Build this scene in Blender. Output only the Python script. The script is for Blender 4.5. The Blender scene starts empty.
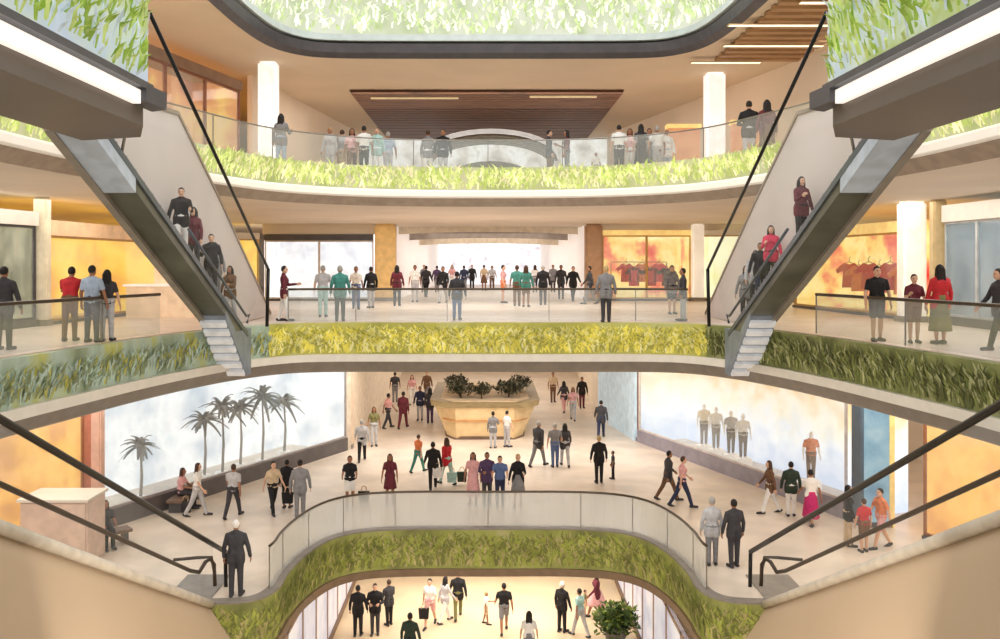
import bpy, bmesh, math, random
from mathutils import Vector, Matrix
R = random.Random(7)
S = bpy.context.scene
COL = S.collection
CX, HY, F, EYE = 488.0, 264.0, 900.0, 1.8     # photo axis, horizon row, focal length in pixels, eye height
L0, L1, L2, L3, L4 = -11.0, -6.3, 0.0, 4.9, 9.6
FLOOR = {0: L0, 1: L1, 2: L2, 3: L3, 4: L4}
PI = math.pi

# ------------------------------------------------------------------ materials
def srgb(c):
    return tuple(((v/255.0)/12.92 if v <= 10 else (((v/255.0)+0.055)/1.055)**2.4) for v in c)
_M = {}
def mat(name, c, rough=.6, metal=0., var=.10, scale=3., emis=0., spec=.4, stretch=(1,1,1), c2=None, coord='Object', bump=0.):
    if name in _M: return _M[name]
    m = bpy.data.materials.new(name); m.use_nodes = True
    nt = m.node_tree; b = nt.nodes['Principled BSDF']
    c = srgb(c); 
    if c2 is None:
        lo = tuple(max(0, v*(1-var)) for v in c); hi = tuple(min(1, v*(1+var)) for v in c)
    else: lo, hi = c, srgb(c2)
    tc = nt.nodes.new('ShaderNodeTexCoord'); mp = nt.nodes.new('ShaderNodeMapping')
    mp.inputs['Scale'].default_value = stretch
    nz = nt.nodes.new('ShaderNodeTexNoise'); nz.inputs['Scale'].default_value = scale; nz.inputs['Detail'].default_value = 3
    cr = nt.nodes.new('ShaderNodeValToRGB'); cr.color_ramp.elements[0].position = .36; cr.color_ramp.elements[1].position = .64
    cr.color_ramp.elements[0].color = (*lo, 1); cr.color_ramp.elements[1].color = (*hi, 1)
    nt.links.new(tc.outputs[coord], mp.inputs['Vector']); nt.links.new(mp.outputs[0], nz.inputs['Vector'])
    nt.links.new(nz.outputs[0], cr.inputs[0]); nt.links.new(cr.outputs[0], b.inputs['Base Color'])
    b.inputs['Roughness'].default_value = rough; b.inputs['Metallic'].default_value = metal
    b.inputs['Specular IOR Level'].default_value = spec
    if emis:
        nt.links.new(cr.outputs[0], b.inputs['Emission Color']); b.inputs['Emission Strength'].default_value = emis
    if bump:
        bp = nt.nodes.new('ShaderNodeBump'); bp.inputs['Strength'].default_value = bump
        nt.links.new(nz.outputs[0], bp.inputs['Height']); nt.links.new(bp.outputs[0], b.inputs['Normal'])
    _M[name] = m; return m

def ramp_mat(name, stops, scale=1.5, emis=.6, rough=.6, stretch=(1,1,1), detail=4, grad=None, gmix=.5, zr=(0,1)):
    """noise through several colours; grad adds a vertical blend between z values (object space)"""
    if name in _M: return _M[name]
    m = bpy.data.materials.new(name); m.use_nodes = True
    nt = m.node_tree; b = nt.nodes['Principled BSDF']; N = nt.nodes.new; L = nt.links.new
    tc = N('ShaderNodeTexCoord'); mp = N('ShaderNodeMapping'); mp.inputs['Scale'].default_value = stretch
    nz = N('ShaderNodeTexNoise'); nz.inputs['Scale'].default_value = scale; nz.inputs['Detail'].default_value = detail
    cr = N('ShaderNodeValToRGB'); e = cr.color_ramp.elements
    while len(e) < len(stops): e.new(.5)
    for i, (p, c) in enumerate(stops): e[i].position = p; e[i].color = (*srgb(c), 1)
    L(tc.outputs['Object'], mp.inputs[0]); L(mp.outputs[0], nz.inputs['Vector'])
    fac = nz.outputs[0]
    if grad:
        sx = N('ShaderNodeSeparateXYZ'); L(tc.outputs['Object'], sx.inputs[0])
        mr = N('ShaderNodeMapRange'); mr.inputs[1].default_value = zr[0]; mr.inputs[2].default_value = zr[1]
        L(sx.outputs['Z'], mr.inputs[0])
        mx = N('ShaderNodeMix'); mx.inputs[0].default_value = gmix
        L(nz.outputs[0], mx.inputs[2]); L(mr.outputs[0], mx.inputs[3]); fac = mx.outputs[0]
    L(fac, cr.inputs[0])
    if emis >= .28:
        hs = N('ShaderNodeHueSaturation'); hs.inputs['Value'].default_value = max(.12, .6-.6*emis); L(cr.outputs[0], hs.inputs['Color']); L(hs.outputs[0], b.inputs['Base Color'])
    else: L(cr.outputs[0], b.inputs['Base Color'])
    b.inputs['Roughness'].default_value = rough
    if emis:
        L(cr.outputs[0], b.inputs['Emission Color']); b.inputs['Emission Strength'].default_value = emis
    _M[name] = m; return m

def glass(name, tint=(235,242,240), body=.12, gloss=.06):
    if name in _M: return _M[name]
    m = bpy.data.materials.new(name); m.use_nodes = True
    nt = m.node_tree; nt.nodes.clear(); N = nt.nodes.new; L = nt.links.new
    out = N('ShaderNodeOutputMaterial'); tr = N('ShaderNodeBsdfTransparent'); df = N('ShaderNodeBsdfDiffuse'); gl = N('ShaderNodeBsdfGlossy')
    nz = N('ShaderNodeTexNoise'); nz.inputs['Scale'].default_value = .7
    cr = N('ShaderNodeValToRGB'); t = srgb(tint)
    cr.color_ramp.elements[0].color = (*(v*.9 for v in t), 1); cr.color_ramp.elements[1].color = (*t, 1)
    L(nz.outputs[0], cr.inputs[0]); L(cr.outputs[0], df.inputs[0])
    gl.inputs['Roughness'].default_value = .05; tr.inputs[0].default_value = (.97,.98,.975,1)
    a = N('ShaderNodeMixShader'); a.inputs[0].default_value = body; b = N('ShaderNodeMixShader'); b.inputs[0].default_value = gloss
    L(tr.outputs[0], a.inputs[1]); L(df.outputs[0], a.inputs[2]); L(a.outputs[0], b.inputs[1]); L(gl.outputs[0], b.inputs[2]); L(b.outputs[0], out.inputs[0])
    _M[name] = m; return m

FLOORM = mat('cream stone floor', (222,208,192), .32, var=.10, scale=.9)
FLOOR2 = mat('pale gallery floor', (226,210,196), .35, var=.08, scale=.8)
FLOOR0 = mat('warm stone floor', (222,200,166), .4, var=.08, scale=.7)
SOFF = mat('warm white soffit', (224,206,180), .7, var=.05, scale=.3)
SOFF3 = mat('grey beige soffit', (222,210,194), .7, var=.06, scale=.3)
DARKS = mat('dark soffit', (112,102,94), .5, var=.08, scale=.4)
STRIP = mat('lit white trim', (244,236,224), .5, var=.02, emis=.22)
PALE = mat('pale trim', (226,218,205), .5, var=.04)
GREY = mat('grey metal edge', (140,132,124), .45, .2, var=.08)
DGREY = mat('dark grey edge', (86,84,88), .4, .2, var=.1)
BLACK = mat('black metal rail', (26,23,22), .35, .3)
BRONZE = mat('bronze rail', (84,72,60), .35, .6)
STEEL = mat('steel rail', (150,145,138), .3, .7)
BEIGE = mat('beige cladding', (190,165,136), .55, var=.04, scale=.25)
LILAC = mat('pale lilac panel', (208,198,194), .5, var=.06, scale=.3)
WALLC = mat('cream wall', (222,205,182), .7, var=.05, scale=.4)
TANW = mat('tan wall', (206,172,136), .7, var=.08, scale=.5)
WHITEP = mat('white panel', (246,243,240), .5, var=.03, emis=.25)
WOODM = ramp_mat('brown timber boards', [(.3,(78,50,30)),(.5,(122,80,48)),(.7,(96,60,36))], 2.2, 0, .5, (.25,7,1))
GL = glass('clear glass'); GLF = glass('pale tinted glass', (232,232,228), .34, .04); GLG = glass('green tinted glass', (206,222,190), .3, .05)
GLB = glass('blue tinted glass', (176,200,216), .35, .06)

# ------------------------------------------------------------------ object helpers
def link(name, me, mats=(), parent=None, kind=None, smooth=False):
    o = bpy.data.objects.new(name, me); COL.objects.link(o)
    for m in (mats if isinstance(mats, (list, tuple)) else [mats]):
        if m: me.materials.append(m)
    if parent: o.parent = parent
    if kind: o['kind'] = kind
    if smooth:
        for p in me.polygons: p.use_smooth = True
    return o
def build(name, bm, mats=(), parent=None, kind=None, smooth=False):
    bmesh.ops.recalc_face_normals(bm, faces=bm.faces)
    me = bpy.data.meshes.new(name); bm.to_mesh(me); bm.free()
    return link(name, me, mats, parent, kind, smooth)
def tag(o, label, cat, group=None, kind=None):
    o['label'] = label; o['category'] = cat
    if group: o['group'] = group
    if kind: o['kind'] = kind
    return o
def empty(name, loc, label, cat, group=None, rz=0):
    o = bpy.data.objects.new(name, None); COL.objects.link(o); o.location = loc; o.rotation_euler = (0,0,rz)
    o.empty_display_size = .2
    return tag(o, label, cat, group)
def V(*a): return Vector(a)
def box(bm, x0, x1, y0, y1, z0, z1, M=None):
    vs = [V(x,y,z) for z in (z0,z1) for y in (y0,y1) for x in (x0,x1)]
    if M: vs = [M @ v for v in vs]
    v = [bm.verts.new(p) for p in vs]
    for f in ((0,1,3,2),(4,6,7,5),(0,4,5,1),(2,3,7,6),(0,2,6,4),(1,5,7,3)): bm.faces.new([v[i] for i in f])
def tube(bm, pts, r, n=8, caps=True):
    pts = [Vector(p) for p in pts]; rings = []
    for i, p in enumerate(pts):
        t = (pts[min(i+1,len(pts)-1)] - pts[max(i-1,0)]).normalized()
        a = t.cross(V(0,0,1)); 
        if a.length < 1e-3: a = V(1,0,0)
        a.normalize(); b = t.cross(a)
        rr = r[i] if isinstance(r, (list,tuple)) else r
        rings.append([bm.verts.new(p + a*math.cos(2*PI*k/n)*rr + b*math.sin(2*PI*k/n)*rr) for k in range(n)])
    for A, B in zip(rings, rings[1:]):
        for k in range(n): bm.faces.new((A[k],A[(k+1)%n],B[(k+1)%n],B[k]))
    if caps: bm.faces.new(rings[0]); bm.faces.new(rings[-1][::-1])
def prism(bm, pts, ax, a, b):
    """polygon pts (2D) extruded along axis ax ('x': pts=(y,z), 'y': pts=(x,z), 'z': pts=(x,y))"""
    def P(p, t): return V(t,p[0],p[1]) if ax=='x' else V(p[0],t,p[1]) if ax=='y' else V(p[0],p[1],t)
    A = [bm.verts.new(P(p,a)) for p in pts]; B = [bm.verts.new(P(p,b)) for p in pts]
    n = len(pts); bm.faces.new(A); bm.faces.new(B[::-1])
    for i in range(n): bm.faces.new((A[i],B[i],B[(i+1)%n],A[(i+1)%n]))
def catmull(P, k=4):
    out = []
    for i in range(len(P)-1):
        p0 = P[max(i-1,0)]; p1 = P[i]; p2 = P[i+1]; p3 = P[min(i+2,len(P)-1)]
        for j in range(k):
            t = j/k
            out.append(tuple(.5*((2*b)+(c-a)*t+(2*a-5*b+4*c-d)*t*t+(-a+3*b-3*c+d)*t**3) for a,b,c,d in zip(p0,p1,p2,p3)))
    out.append(tuple(P[-1])); return out
def edge_path(half, k=4):
    P = [(-x,d) for x,d in reversed(half[1:])] + list(half)
    return catmull(P, k)
def normals(path):
    N = []
    for i in range(len(path)):
        a = path[max(i-1,0)]; b = path[min(i+1,len(path)-1)]
        t = V(b[0]-a[0], b[1]-a[1]).normalized(); n = V(t.y, -t.x)        # towards the void for a left-to-right path
        N.append(n)
    return N
def sweep(bm, path, sec):
    N = normals(path); rings = []
    for (x,y), n in zip(path, N): rings.append([bm.verts.new((x+n.x*o, y+n.y*o, z)) for o,z in sec])
    m = len(sec)
    for A,B in zip(rings, rings[1:]):
        for k in range(m): bm.faces.new((A[k],A[(k+1)%m],B[(k+1)%m],B[k]))
    bm.faces.new(rings[0]); bm.faces.new(rings[-1][::-1])
def at(px, py, d): return V((px-CX)/F*d, d, EYE-(py-HY)/F*d)
def on_floor(px, py, lev):
    d = (EYE-FLOOR[lev])*F/(py-HY); return V((px-CX)/F*d, d, FLOOR[lev])

# ------------------------------------------------------------------ level edges (half plans: x, distance)
E1 = [(0,27.7),(2.4,27.7),(3.9,27.4),(4.8,26.6),(5.3,25.2),(5.5,23.6),(5.5,22.5),(5.72,21.9),(6.3,21.7),(7.7,21.65)]
E2 = [(0,28),(2.5,28),(4.6,28),(6.1,27.6),(7.2,26.2),(8.0,24.2),(8.6,21.9),(9.0,19.6),(9.4,17),(9.6,14),(9.7,9),(9.7,4)]
E3 = [(0,30.5),(2,30.4),(4,29.9),(5.7,28.8),(6.9,27.3),(7.7,25.2),(8.6,22.4),(9.1,19.6),(9.3,16.5),(9.3,12),(9.3,6)]
E4 = [(0,31.4),(3,31.4),(5.4,31.3),(6.5,30.8),(7.2,29.6),(7.5,27.6),(7.6,25),(7.6,20),(7.6,12)]
P1, P2, P3, P4 = edge_path(E1), edge_path(E2), edge_path(E3), edge_path(E4)
OUT, BACK = 18.0, 82.0
def slab(name, path, z0, z1, m, back=BACK):
    bm = bmesh.new()
    # left wing, back field and right wing as strips so that the concave plan stays clean
    n = len(path); mid = n//2
    for z in (z0, z1):
        vs = [bm.verts.new((x,y,z)) for x,y in path]
        ou = [bm.verts.new(((-OUT if i < mid else OUT) if abs(i-mid) > 0 else 0, y if abs(x) > 7 else y, z)) for i,(x,y) in enumerate(path)]
        far = []
        for i,(x,y) in enumerate(path):
            s = (i-mid)/mid
            ou[i].co = (s*OUT if False else (max(-OUT,min(OUT, x*3.2 if abs(x)<7 else math.copysign(OUT,x)))), (y if abs(x) > 9.5 else back) , z)
        for i in range(n-1): 
            f = bm.faces.new((vs[i],vs[i+1],ou[i+1],ou[i]))
    return build(name, bm, m, kind='structure')
def slab2(name, path, z0, z1, m, back=BACK):
    """slab around the void: polygon triangulated by mathutils"""
    from mathutils.geometry import tessellate_polygon
    poly = [V(x,y,0) for x,y in path] + [V(OUT,path[-1][1],0), V(OUT,back,0), V(-OUT,back,0), V(-OUT,path[0][1],0)]
    tri = tessellate_polygon([poly]); bm = bmesh.new()
    a = [bm.verts.new((p.x,p.y,z0)) for p in poly]; b = [bm.verts.new((p.x,p.y,z1)) for p in poly]
    for t in tri:
        for L in (a,b):
            try: bm.faces.new([L[i] for i in t])
            except ValueError: pass
    n = len(poly)
    for i in range(n): bm.faces.new((a[i],a[(i+1)%n],b[(i+1)%n],b[i]))
    return build(name, bm, m, kind='structure')

# floors and soffits
bm = bmesh.new(); box(bm,-18,18,8,60,L0-.3,L0); build('floor', bm, FLOOR0, kind='structure')
slab2('floor', P1, L1-.25, L1, FLOORM, 72)
slab2('floor', P2, L2-.25, L2, FLOOR2)
slab2('floor', P3, L3-.25, L3, FLOOR2)
slab2('floor', P4, L4-.1, L4+.2, FLOOR2)
slab2('ceiling', P1, L1-1.45, L1-1.35, SOFF, 60)
slab2('ceiling', P2, L2-1.55, L2-1.45, SOFF, 72)
slab2('ceiling', P3, 3.75, 3.85, SOFF3)
slab2('ceiling', P4, 9.0, 9.1, SOFF, 60)

# edge trims (lit strips, lips)
def trim(name, path, sec, m):
    bm = bmesh.new(); sweep(bm, path, sec); return build(name, bm, m, kind='structure', smooth=False)
trim('trim_1', P1, [(0,L1-1.2),(.30,L1-1.2),(.30,L1-1.42),(0,L1-1.5)], mat('brown fascia lip',(128,104,80),.5))
trim('trim_2', P1, [(0,L1+.0),(.3,L1+.0),(.3,L1+.05),(0,L1+.05)], GREY)
trim('trim_3', P2, [(0,-.98),(.34,-.98),(.36,-1.2),(0,-1.2)], PALE)
trim('trim_4', P2, [(0,-1.2),(.30,-1.2),(.12,-1.5),(0,-1.56)], GREY)
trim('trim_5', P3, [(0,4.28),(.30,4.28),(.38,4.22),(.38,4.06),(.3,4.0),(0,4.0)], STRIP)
trim('trim_6', P3, [(0,4.0),(.34,4.0),(.05,3.78),(0,3.74)], mat('taupe fascia', (172,156,142), .6))  # plain taupe grey taper below the white strip
trim('trim_7', P4, [(0,9.5),(.30,9.42),(.22,9.12),(0,8.96)], DGREY)
trim('trim_8', P4, [(0,9.72),(.36,9.72),(.38,9.5),(0,9.5)], mat('pale blue grey lip', (196,206,204), .4, var=.05))

# ------------------------------------------------------------------ planted fascias
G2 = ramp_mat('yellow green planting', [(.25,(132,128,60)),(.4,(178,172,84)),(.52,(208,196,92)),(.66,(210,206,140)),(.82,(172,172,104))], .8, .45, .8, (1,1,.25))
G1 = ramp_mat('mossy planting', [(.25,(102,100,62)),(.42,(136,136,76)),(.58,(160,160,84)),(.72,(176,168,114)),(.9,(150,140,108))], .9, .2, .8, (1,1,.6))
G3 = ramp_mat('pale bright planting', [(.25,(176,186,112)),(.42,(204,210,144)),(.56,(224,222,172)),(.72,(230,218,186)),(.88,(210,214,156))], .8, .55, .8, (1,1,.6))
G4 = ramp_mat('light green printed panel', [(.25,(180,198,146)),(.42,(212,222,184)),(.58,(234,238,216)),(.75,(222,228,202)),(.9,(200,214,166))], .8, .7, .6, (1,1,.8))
def blades(path, z0, z1, off, n, m, parent, hang=False, L=(.25,.55), seed=1, w=.035, dmin=-99):
    r = random.Random(seed); N = normals(path); bm = bmesh.new(); k = 0; seg = []
    tot = 0
    for i in range(len(path)-1):
        l = math.dist(path[i], path[i+1]); seg.append((tot, l)); tot += l
    while k < n:
        s = r.random()*tot; i = max(j for j in range(len(seg)) if seg[j][0] <= s)
        t = (s-seg[i][0])/max(seg[i][1],1e-6)
        x = path[i][0]*(1-t)+path[i+1][0]*t; y = path[i][1]*(1-t)+path[i+1][1]*t; nn = N[i]
        k += 1
        if y < dmin: continue
        z = r.uniform(z0, z1); ln = r.uniform(*L); o = off + r.uniform(0,.06)
        tv = V(-nn.y, nn.x, 0); nv = V(nn.x, nn.y, 0)
        p = V(x,y,z)+nv*o; sd = -1 if hang else 1
        q = p + V(0,0,sd*ln*.6) + tv*r.uniform(-.1,.1) + nv*.05; e = p + V(0,0,sd*ln) + tv*r.uniform(-.2,.2) + nv*r.uniform(.04,.16)
        ww = w*r.uniform(.6,1.5)
        a = [bm.verts.new(c) for c in (p-tv*ww*.6, p+tv*ww*.6, q+tv*ww, q-tv*ww, e)]
        f1 = bm.faces.new(a[:4]); f2 = bm.faces.new((a[3],a[2],a[4]))
        f1.material_index = f2.material_index = r.choice([0,0,1,1,2])
    o = build('foliage', bm, list(m), parent); o['kind'] = 'stuff'; return o
def leaf(name, c, emis=.0): return mat(name, c, .7, var=.18, scale=2, emis=emis)
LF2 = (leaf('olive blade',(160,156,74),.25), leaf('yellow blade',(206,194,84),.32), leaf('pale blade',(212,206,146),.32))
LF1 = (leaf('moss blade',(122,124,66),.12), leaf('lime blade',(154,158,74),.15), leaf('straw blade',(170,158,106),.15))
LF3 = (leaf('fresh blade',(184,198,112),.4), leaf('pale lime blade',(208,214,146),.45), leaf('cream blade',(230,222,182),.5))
def living(path, z0, z1, m, leaves, label, n, off=.22, hang=False, seed=1, L=(.25,.5), lz=None, w=.035):
    bm = bmesh.new(); sweep(bm, path, [(0,z0),(off,z0),(off,z1),(0,z1)])
    o = build('planted_fascia', bm, m); tag(o, label, 'planter')
    zz = lz or (z0+.05, z1-.3)
    blades(path, zz[0], zz[1], off, n, leaves, o, hang, L, seed, w)
    return o
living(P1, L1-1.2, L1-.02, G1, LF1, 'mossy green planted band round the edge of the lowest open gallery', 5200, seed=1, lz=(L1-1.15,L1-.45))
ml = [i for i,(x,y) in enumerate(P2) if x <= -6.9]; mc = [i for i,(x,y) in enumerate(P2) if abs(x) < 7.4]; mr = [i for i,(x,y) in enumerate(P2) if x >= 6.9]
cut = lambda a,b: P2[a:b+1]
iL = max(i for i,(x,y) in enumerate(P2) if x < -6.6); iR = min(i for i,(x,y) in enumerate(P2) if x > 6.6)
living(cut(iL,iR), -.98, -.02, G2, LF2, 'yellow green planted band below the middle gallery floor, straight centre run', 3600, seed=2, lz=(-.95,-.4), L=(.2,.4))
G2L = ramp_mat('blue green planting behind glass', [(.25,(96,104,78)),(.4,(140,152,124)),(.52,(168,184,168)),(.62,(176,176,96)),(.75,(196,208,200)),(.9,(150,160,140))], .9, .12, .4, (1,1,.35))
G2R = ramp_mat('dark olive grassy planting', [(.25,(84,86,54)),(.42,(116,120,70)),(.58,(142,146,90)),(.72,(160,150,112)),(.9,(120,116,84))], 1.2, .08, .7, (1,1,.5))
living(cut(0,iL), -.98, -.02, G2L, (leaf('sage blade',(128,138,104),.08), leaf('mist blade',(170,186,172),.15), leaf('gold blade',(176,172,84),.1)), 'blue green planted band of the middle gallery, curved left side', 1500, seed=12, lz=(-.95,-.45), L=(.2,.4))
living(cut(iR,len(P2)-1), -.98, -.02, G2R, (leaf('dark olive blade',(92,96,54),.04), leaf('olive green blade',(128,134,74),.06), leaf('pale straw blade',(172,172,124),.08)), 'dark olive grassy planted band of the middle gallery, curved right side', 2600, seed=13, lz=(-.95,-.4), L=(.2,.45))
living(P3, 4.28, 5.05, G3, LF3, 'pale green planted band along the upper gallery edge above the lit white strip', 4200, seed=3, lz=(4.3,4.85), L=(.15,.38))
bm = bmesh.new(); sweep(bm, P4, [(.05,9.72),(.22,9.72),(.22,11.3),(.05,11.3)])
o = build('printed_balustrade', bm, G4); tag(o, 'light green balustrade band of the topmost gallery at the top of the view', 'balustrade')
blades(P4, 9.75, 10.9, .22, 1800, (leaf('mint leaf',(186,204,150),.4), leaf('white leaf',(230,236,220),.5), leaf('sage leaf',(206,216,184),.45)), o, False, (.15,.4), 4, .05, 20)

# ------------------------------------------------------------------ glass balustrades with handrails
def balustrade(path, z, h, label, gm, rm, rr=.03, step=6, off=.12, posts=True, panel=True):
    N = normals(path); pp = [(x+n.x*off, y+n.y*off) for (x,y),n in zip(path,N)]
    x,y = pp[len(pp)//2]
    e = empty('glass_balustrade', (x,y,z), label, 'balustrade')
    inv = Matrix.Translation((-x,-y,-z))
    bm = bmesh.new(); sweep(bm, pp, [(-.008,z+.03),(.008,z+.03),(.008,z+h-.02),(-.008,z+h-.02)]); bm.transform(inv); build('glass_panel', bm, gm, e)
    bm = bmesh.new(); tube(bm, [(a,b,z+h) for a,b in pp], rr, 8); bm.transform(inv); build('handrail', bm, rm, e, smooth=True)
    if posts:
        for i in range(0, len(pp), step):
            bm = bmesh.new(); a,b = pp[i]; box(bm, a-.012,a+.012,b-.02,b+.02,z+.02,z+h-.02); bm.transform(inv); build('post', bm, STEEL, e)
    return e
i1 = min(i for i,(x,y) in enumerate(P1) if y > 22.3); 
balustrade(P1[i1:len(P1)-i1], L1+.04, 1.08, 'pale glass balustrade with bronze rail round the lower gallery opening', GLF, BRONZE, .035, 5)
jl = max(i for i,(x,y) in enumerate(P2) if x < 0 and y < 23.6); jr = min(i for i,(x,y) in enumerate(P2) if x > 0 and y < 23.6)
kl = min(i for i,(x,y) in enumerate(P2) if x > -6.3 ); kr = max(i for i,(x,y) in enumerate(P2) if x < 6.3)
balustrade(P2[kl:kr+1], 0, 1.02, 'clear glass balustrade with bronze rail across the middle gallery, between the upper escalators', GL, BRONZE, .035, 5, off=-.1)
balustrade(P2[:jl+1], 0, 1.02, 'clear glass balustrade with bronze rail along the left side of the middle gallery', GL, BRONZE, .04, 6, off=-.1)
balustrade(P2[jr:], 0, 1.02, 'clear glass balustrade with bronze rail along the right side of the middle gallery', GL, BRONZE, .04, 6, off=-.1)
balustrade(P3, L3+.14, .95, 'clear glass balustrade above the pale planting of the upper gallery', GL, STEEL, .022, 5, off=.0)

# ------------------------------------------------------------------ upper bridges and escalators (left -1, right +1)
SIDE = {-1: 'left', 1: 'right'}
def bridge(s):
    n = SIDE[s]
    e = empty('landing_bridge', (s*6.1, 14.6, 3.9), 'dark underside landing bridge with lit white edge at upper %s, top of escalator' % n, 'bridge')
    X = lambda x: s*x
    I = Matrix.Translation((-s*6.1,-14.6,-3.9))
    def b(name, pts, z0, z1, m):
        bm = bmesh.new(); prism(bm, [(X(x),y) for x,y in pts], 'z', z0, z1); bm.transform(I); return build(name, bm, m, e)
    plan = [(5.25,4),(5.25,13.7),(5.75,14.9),(6.9,15.3),(6.9,4)]
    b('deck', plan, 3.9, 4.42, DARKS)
    b('light_strip', [(5.13,4),(5.13,13.3),(5.25,13.3),(5.25,4)], 4.17, 4.37, mat('bright bridge strip', (252,246,238), .5, var=.02, emis=.7))
    b('edge_cap', [(5.05,4),(5.05,13.6),(5.35,13.9),(5.35,4)], 4.40, 4.50, DGREY)
    b('end_fin', [(5.05,13.3),(5.0,14.0),(5.3,14.2),(5.35,13.3)], 4.2, 4.46, DGREY)
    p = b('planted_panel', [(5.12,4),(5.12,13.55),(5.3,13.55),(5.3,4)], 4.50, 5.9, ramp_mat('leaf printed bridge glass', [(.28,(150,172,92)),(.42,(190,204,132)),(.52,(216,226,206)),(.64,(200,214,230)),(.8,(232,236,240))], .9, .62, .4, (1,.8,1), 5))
    path = [(X(5.12),4+i*.33) for i in range(29)]
    if s > 0: path = path[::-1]
    f = blades([(x+s*6.1*-1, y-14.6) for x,y in path], .6, 1.7, .04, 700, (leaf('spring leaf',(150,182,70),.15), leaf('soft leaf',(188,206,120),.2), leaf('bluish leaf',(190,204,210),.3)), p, False, (.12,.4), 20+s, .045)
for s in (-1,1): bridge(s)

# underside strip of the gallery beyond the bridges is the swept trim above

def escalator_up(s):
    n = SIDE[s]
    T, B = (15.2, 4.45), (25.2, 0.0)
    xi = lambda d: s*(6.74+.10*(d-15.2)/10)
    zs = lambda d: T[1]+(B[1]-T[1])*(d-T[0])/(B[0]-T[0])
    e = empty('escalator', (xi(B[0]), B[0], 0), 'escalator rising from the middle gallery to the upper bridge on the %s' % n, 'escalator', 'upper escalators')
    I = Matrix.Translation((-xi(B[0]),-B[0],0))
    W = .64
    def quadstrip(name, ds, x0, x1, zlo, zhi, m, par=None):
        bm = bmesh.new(); rings = []
        for d in ds:
            a = s*x0; c = s*x1
            rings.append([bm.verts.new((xi(d)+a,d,zlo(d))), bm.verts.new((xi(d)+c,d,zlo(d))), bm.verts.new((xi(d)+c,d,zhi(d))), bm.verts.new((xi(d)+a,d,zhi(d)))])
        for A,C in zip(rings, rings[1:]):
            for k in range(4): bm.faces.new((A[k],A[(k+1)%4],C[(k+1)%4],C[k]))
        bm.faces.new(rings[0]); bm.faces.new(rings[-1][::-1]); bm.transform(I)
        return build(name, bm, m, par or e)
    lin = lambda a,b,k: [a+(b-a)*i/k for i in range(k+1)]
    # truss: dark olive box under the steps, with an end panel at the top and ribbed foot
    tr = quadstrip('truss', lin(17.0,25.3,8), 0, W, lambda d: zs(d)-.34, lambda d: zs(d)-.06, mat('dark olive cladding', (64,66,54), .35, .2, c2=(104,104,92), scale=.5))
    quadstrip('end_panel', [15.0,17.2], -.03, W+.02, lambda d: zs(d)-.40, lambda d: zs(d)-.02, mat('blue grey end panel', (176,186,198), .35, .1, emis=.1))
    quadstrip('edge_trim', lin(15.2,25.4,4), W-.06, W+.10, lambda d: zs(d)-.44, lambda d: zs(d)-.32, mat('warm grey trim',(150,142,132),.4,.3), tr)
    quadstrip('skirt', lin(15.2,25.5,4), -.04, .02, lambda d: zs(d)-.12, lambda d: zs(d)+.02, mat('slate skirt', (92,100,110), .35, .4))
    fb = bmesh.new(); x0,x1 = sorted((xi(25)-s*.02, xi(25)+s*(W+.08))); prism(fb, [(23.4,.42),(25.5,-1.36),(25.9,-1.36),(25.9,-.04),(24.4,-.04),(23.4,.6)], 'x', x0, x1); fb.transform(I); fo = build('foot_box', fb, mat('slate foot', (134,144,158), .4, .2), e)
    for i in range(7):
        t = (i+.4)/7.2; d = 23.4+2.1*t; z = .42-1.78*t
        bm = bmesh.new(); prism(bm, [(d-.05,z-.06),(d+.12,z-.20),(d+.16,z-.1),(d,z+.05)], 'x', x0+.04, x1-.04); bm.transform(I); build('vent_rib', bm, mat('white rib', (226,230,236), .4, emis=.1), fo)
    # steps
    bm = bmesh.new(); k = 22
    for i in range(k):
        d0 = B[0]-(B[0]-T[0])*i/k; d1 = B[0]-(B[0]-T[0])*(i+1)/k; z = zs(d1)
        x0, x1 = sorted((xi(d0)+s*.06, xi(d0)+s*(W-.06)))
        box(bm, x0, x1, d1, d0, z-.3, z)
    bm.transform(I); build('steps', bm, mat('ribbed grey steps', (150,152,158), .4, .4, scale=20), e)
    # tall pale outer wall
    top = [(15.0,4.8),(17.4,4.9),(21.4,5.5),(25.2,3.5),(31.2,.06)]
    def zt(d):
        for (a,za),(b,zb) in zip(top, top[1:]):
            if a <= d <= b+1e-6: return za+(zb-za)*(d-a)/(b-a)
        return .05
    ds = [15.0,16,17.4,18.5,20,21.6,23,24,25.2,27,29,31.2]
    quadstrip('side_wall', ds, W, W+.12, lambda d: max(zs(d)-.4, 0.02) if d > 24 else zs(d)-.4, zt, LILAC)
    quadstrip('wall_cap', ds[4:], W-.03, W+.16, lambda d: zt(d)-.02, lambda d: zt(d)+.07, mat('taupe wall cap', (150,136,122), .5))
    # tall clear guard with the black top rail
    ra, rb = (16.6,6.45), (25.6,1.65)
    zr = lambda d: ra[1]+(rb[1]-ra[1])*(d-ra[0])/(rb[0]-ra[0])
    bm = bmesh.new(); g = [bm.verts.new(c) for c in ((xi(16.6),16.6,zs(16.6)+.05),(xi(25.4),25.4,zs(25.4)+.08),(s*6.25,25.5,zr(25.5)-.03),(s*6.25,16.6,zr(16.6)-.03))]
    bm.faces.new(g); bm.transform(I); build('guard_glass', bm, glass('very clear glass', (240,244,244), .03, .03), e)
    bm = bmesh.new(); tube(bm, [(s*6.25,ra[0],ra[1]),(s*6.25,rb[0],rb[1])], .04, 10); bm.transform(I); build('handrail', bm, BLACK, e, smooth=True)
    bm = bmesh.new(); tube(bm, [(s*6.25,rb[0],rb[1]),(s*6.3,rb[0]+.05,0.02)], .05, 8); bm.transform(I); build('newel_post', bm, BLACK, e, smooth=True)
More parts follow.
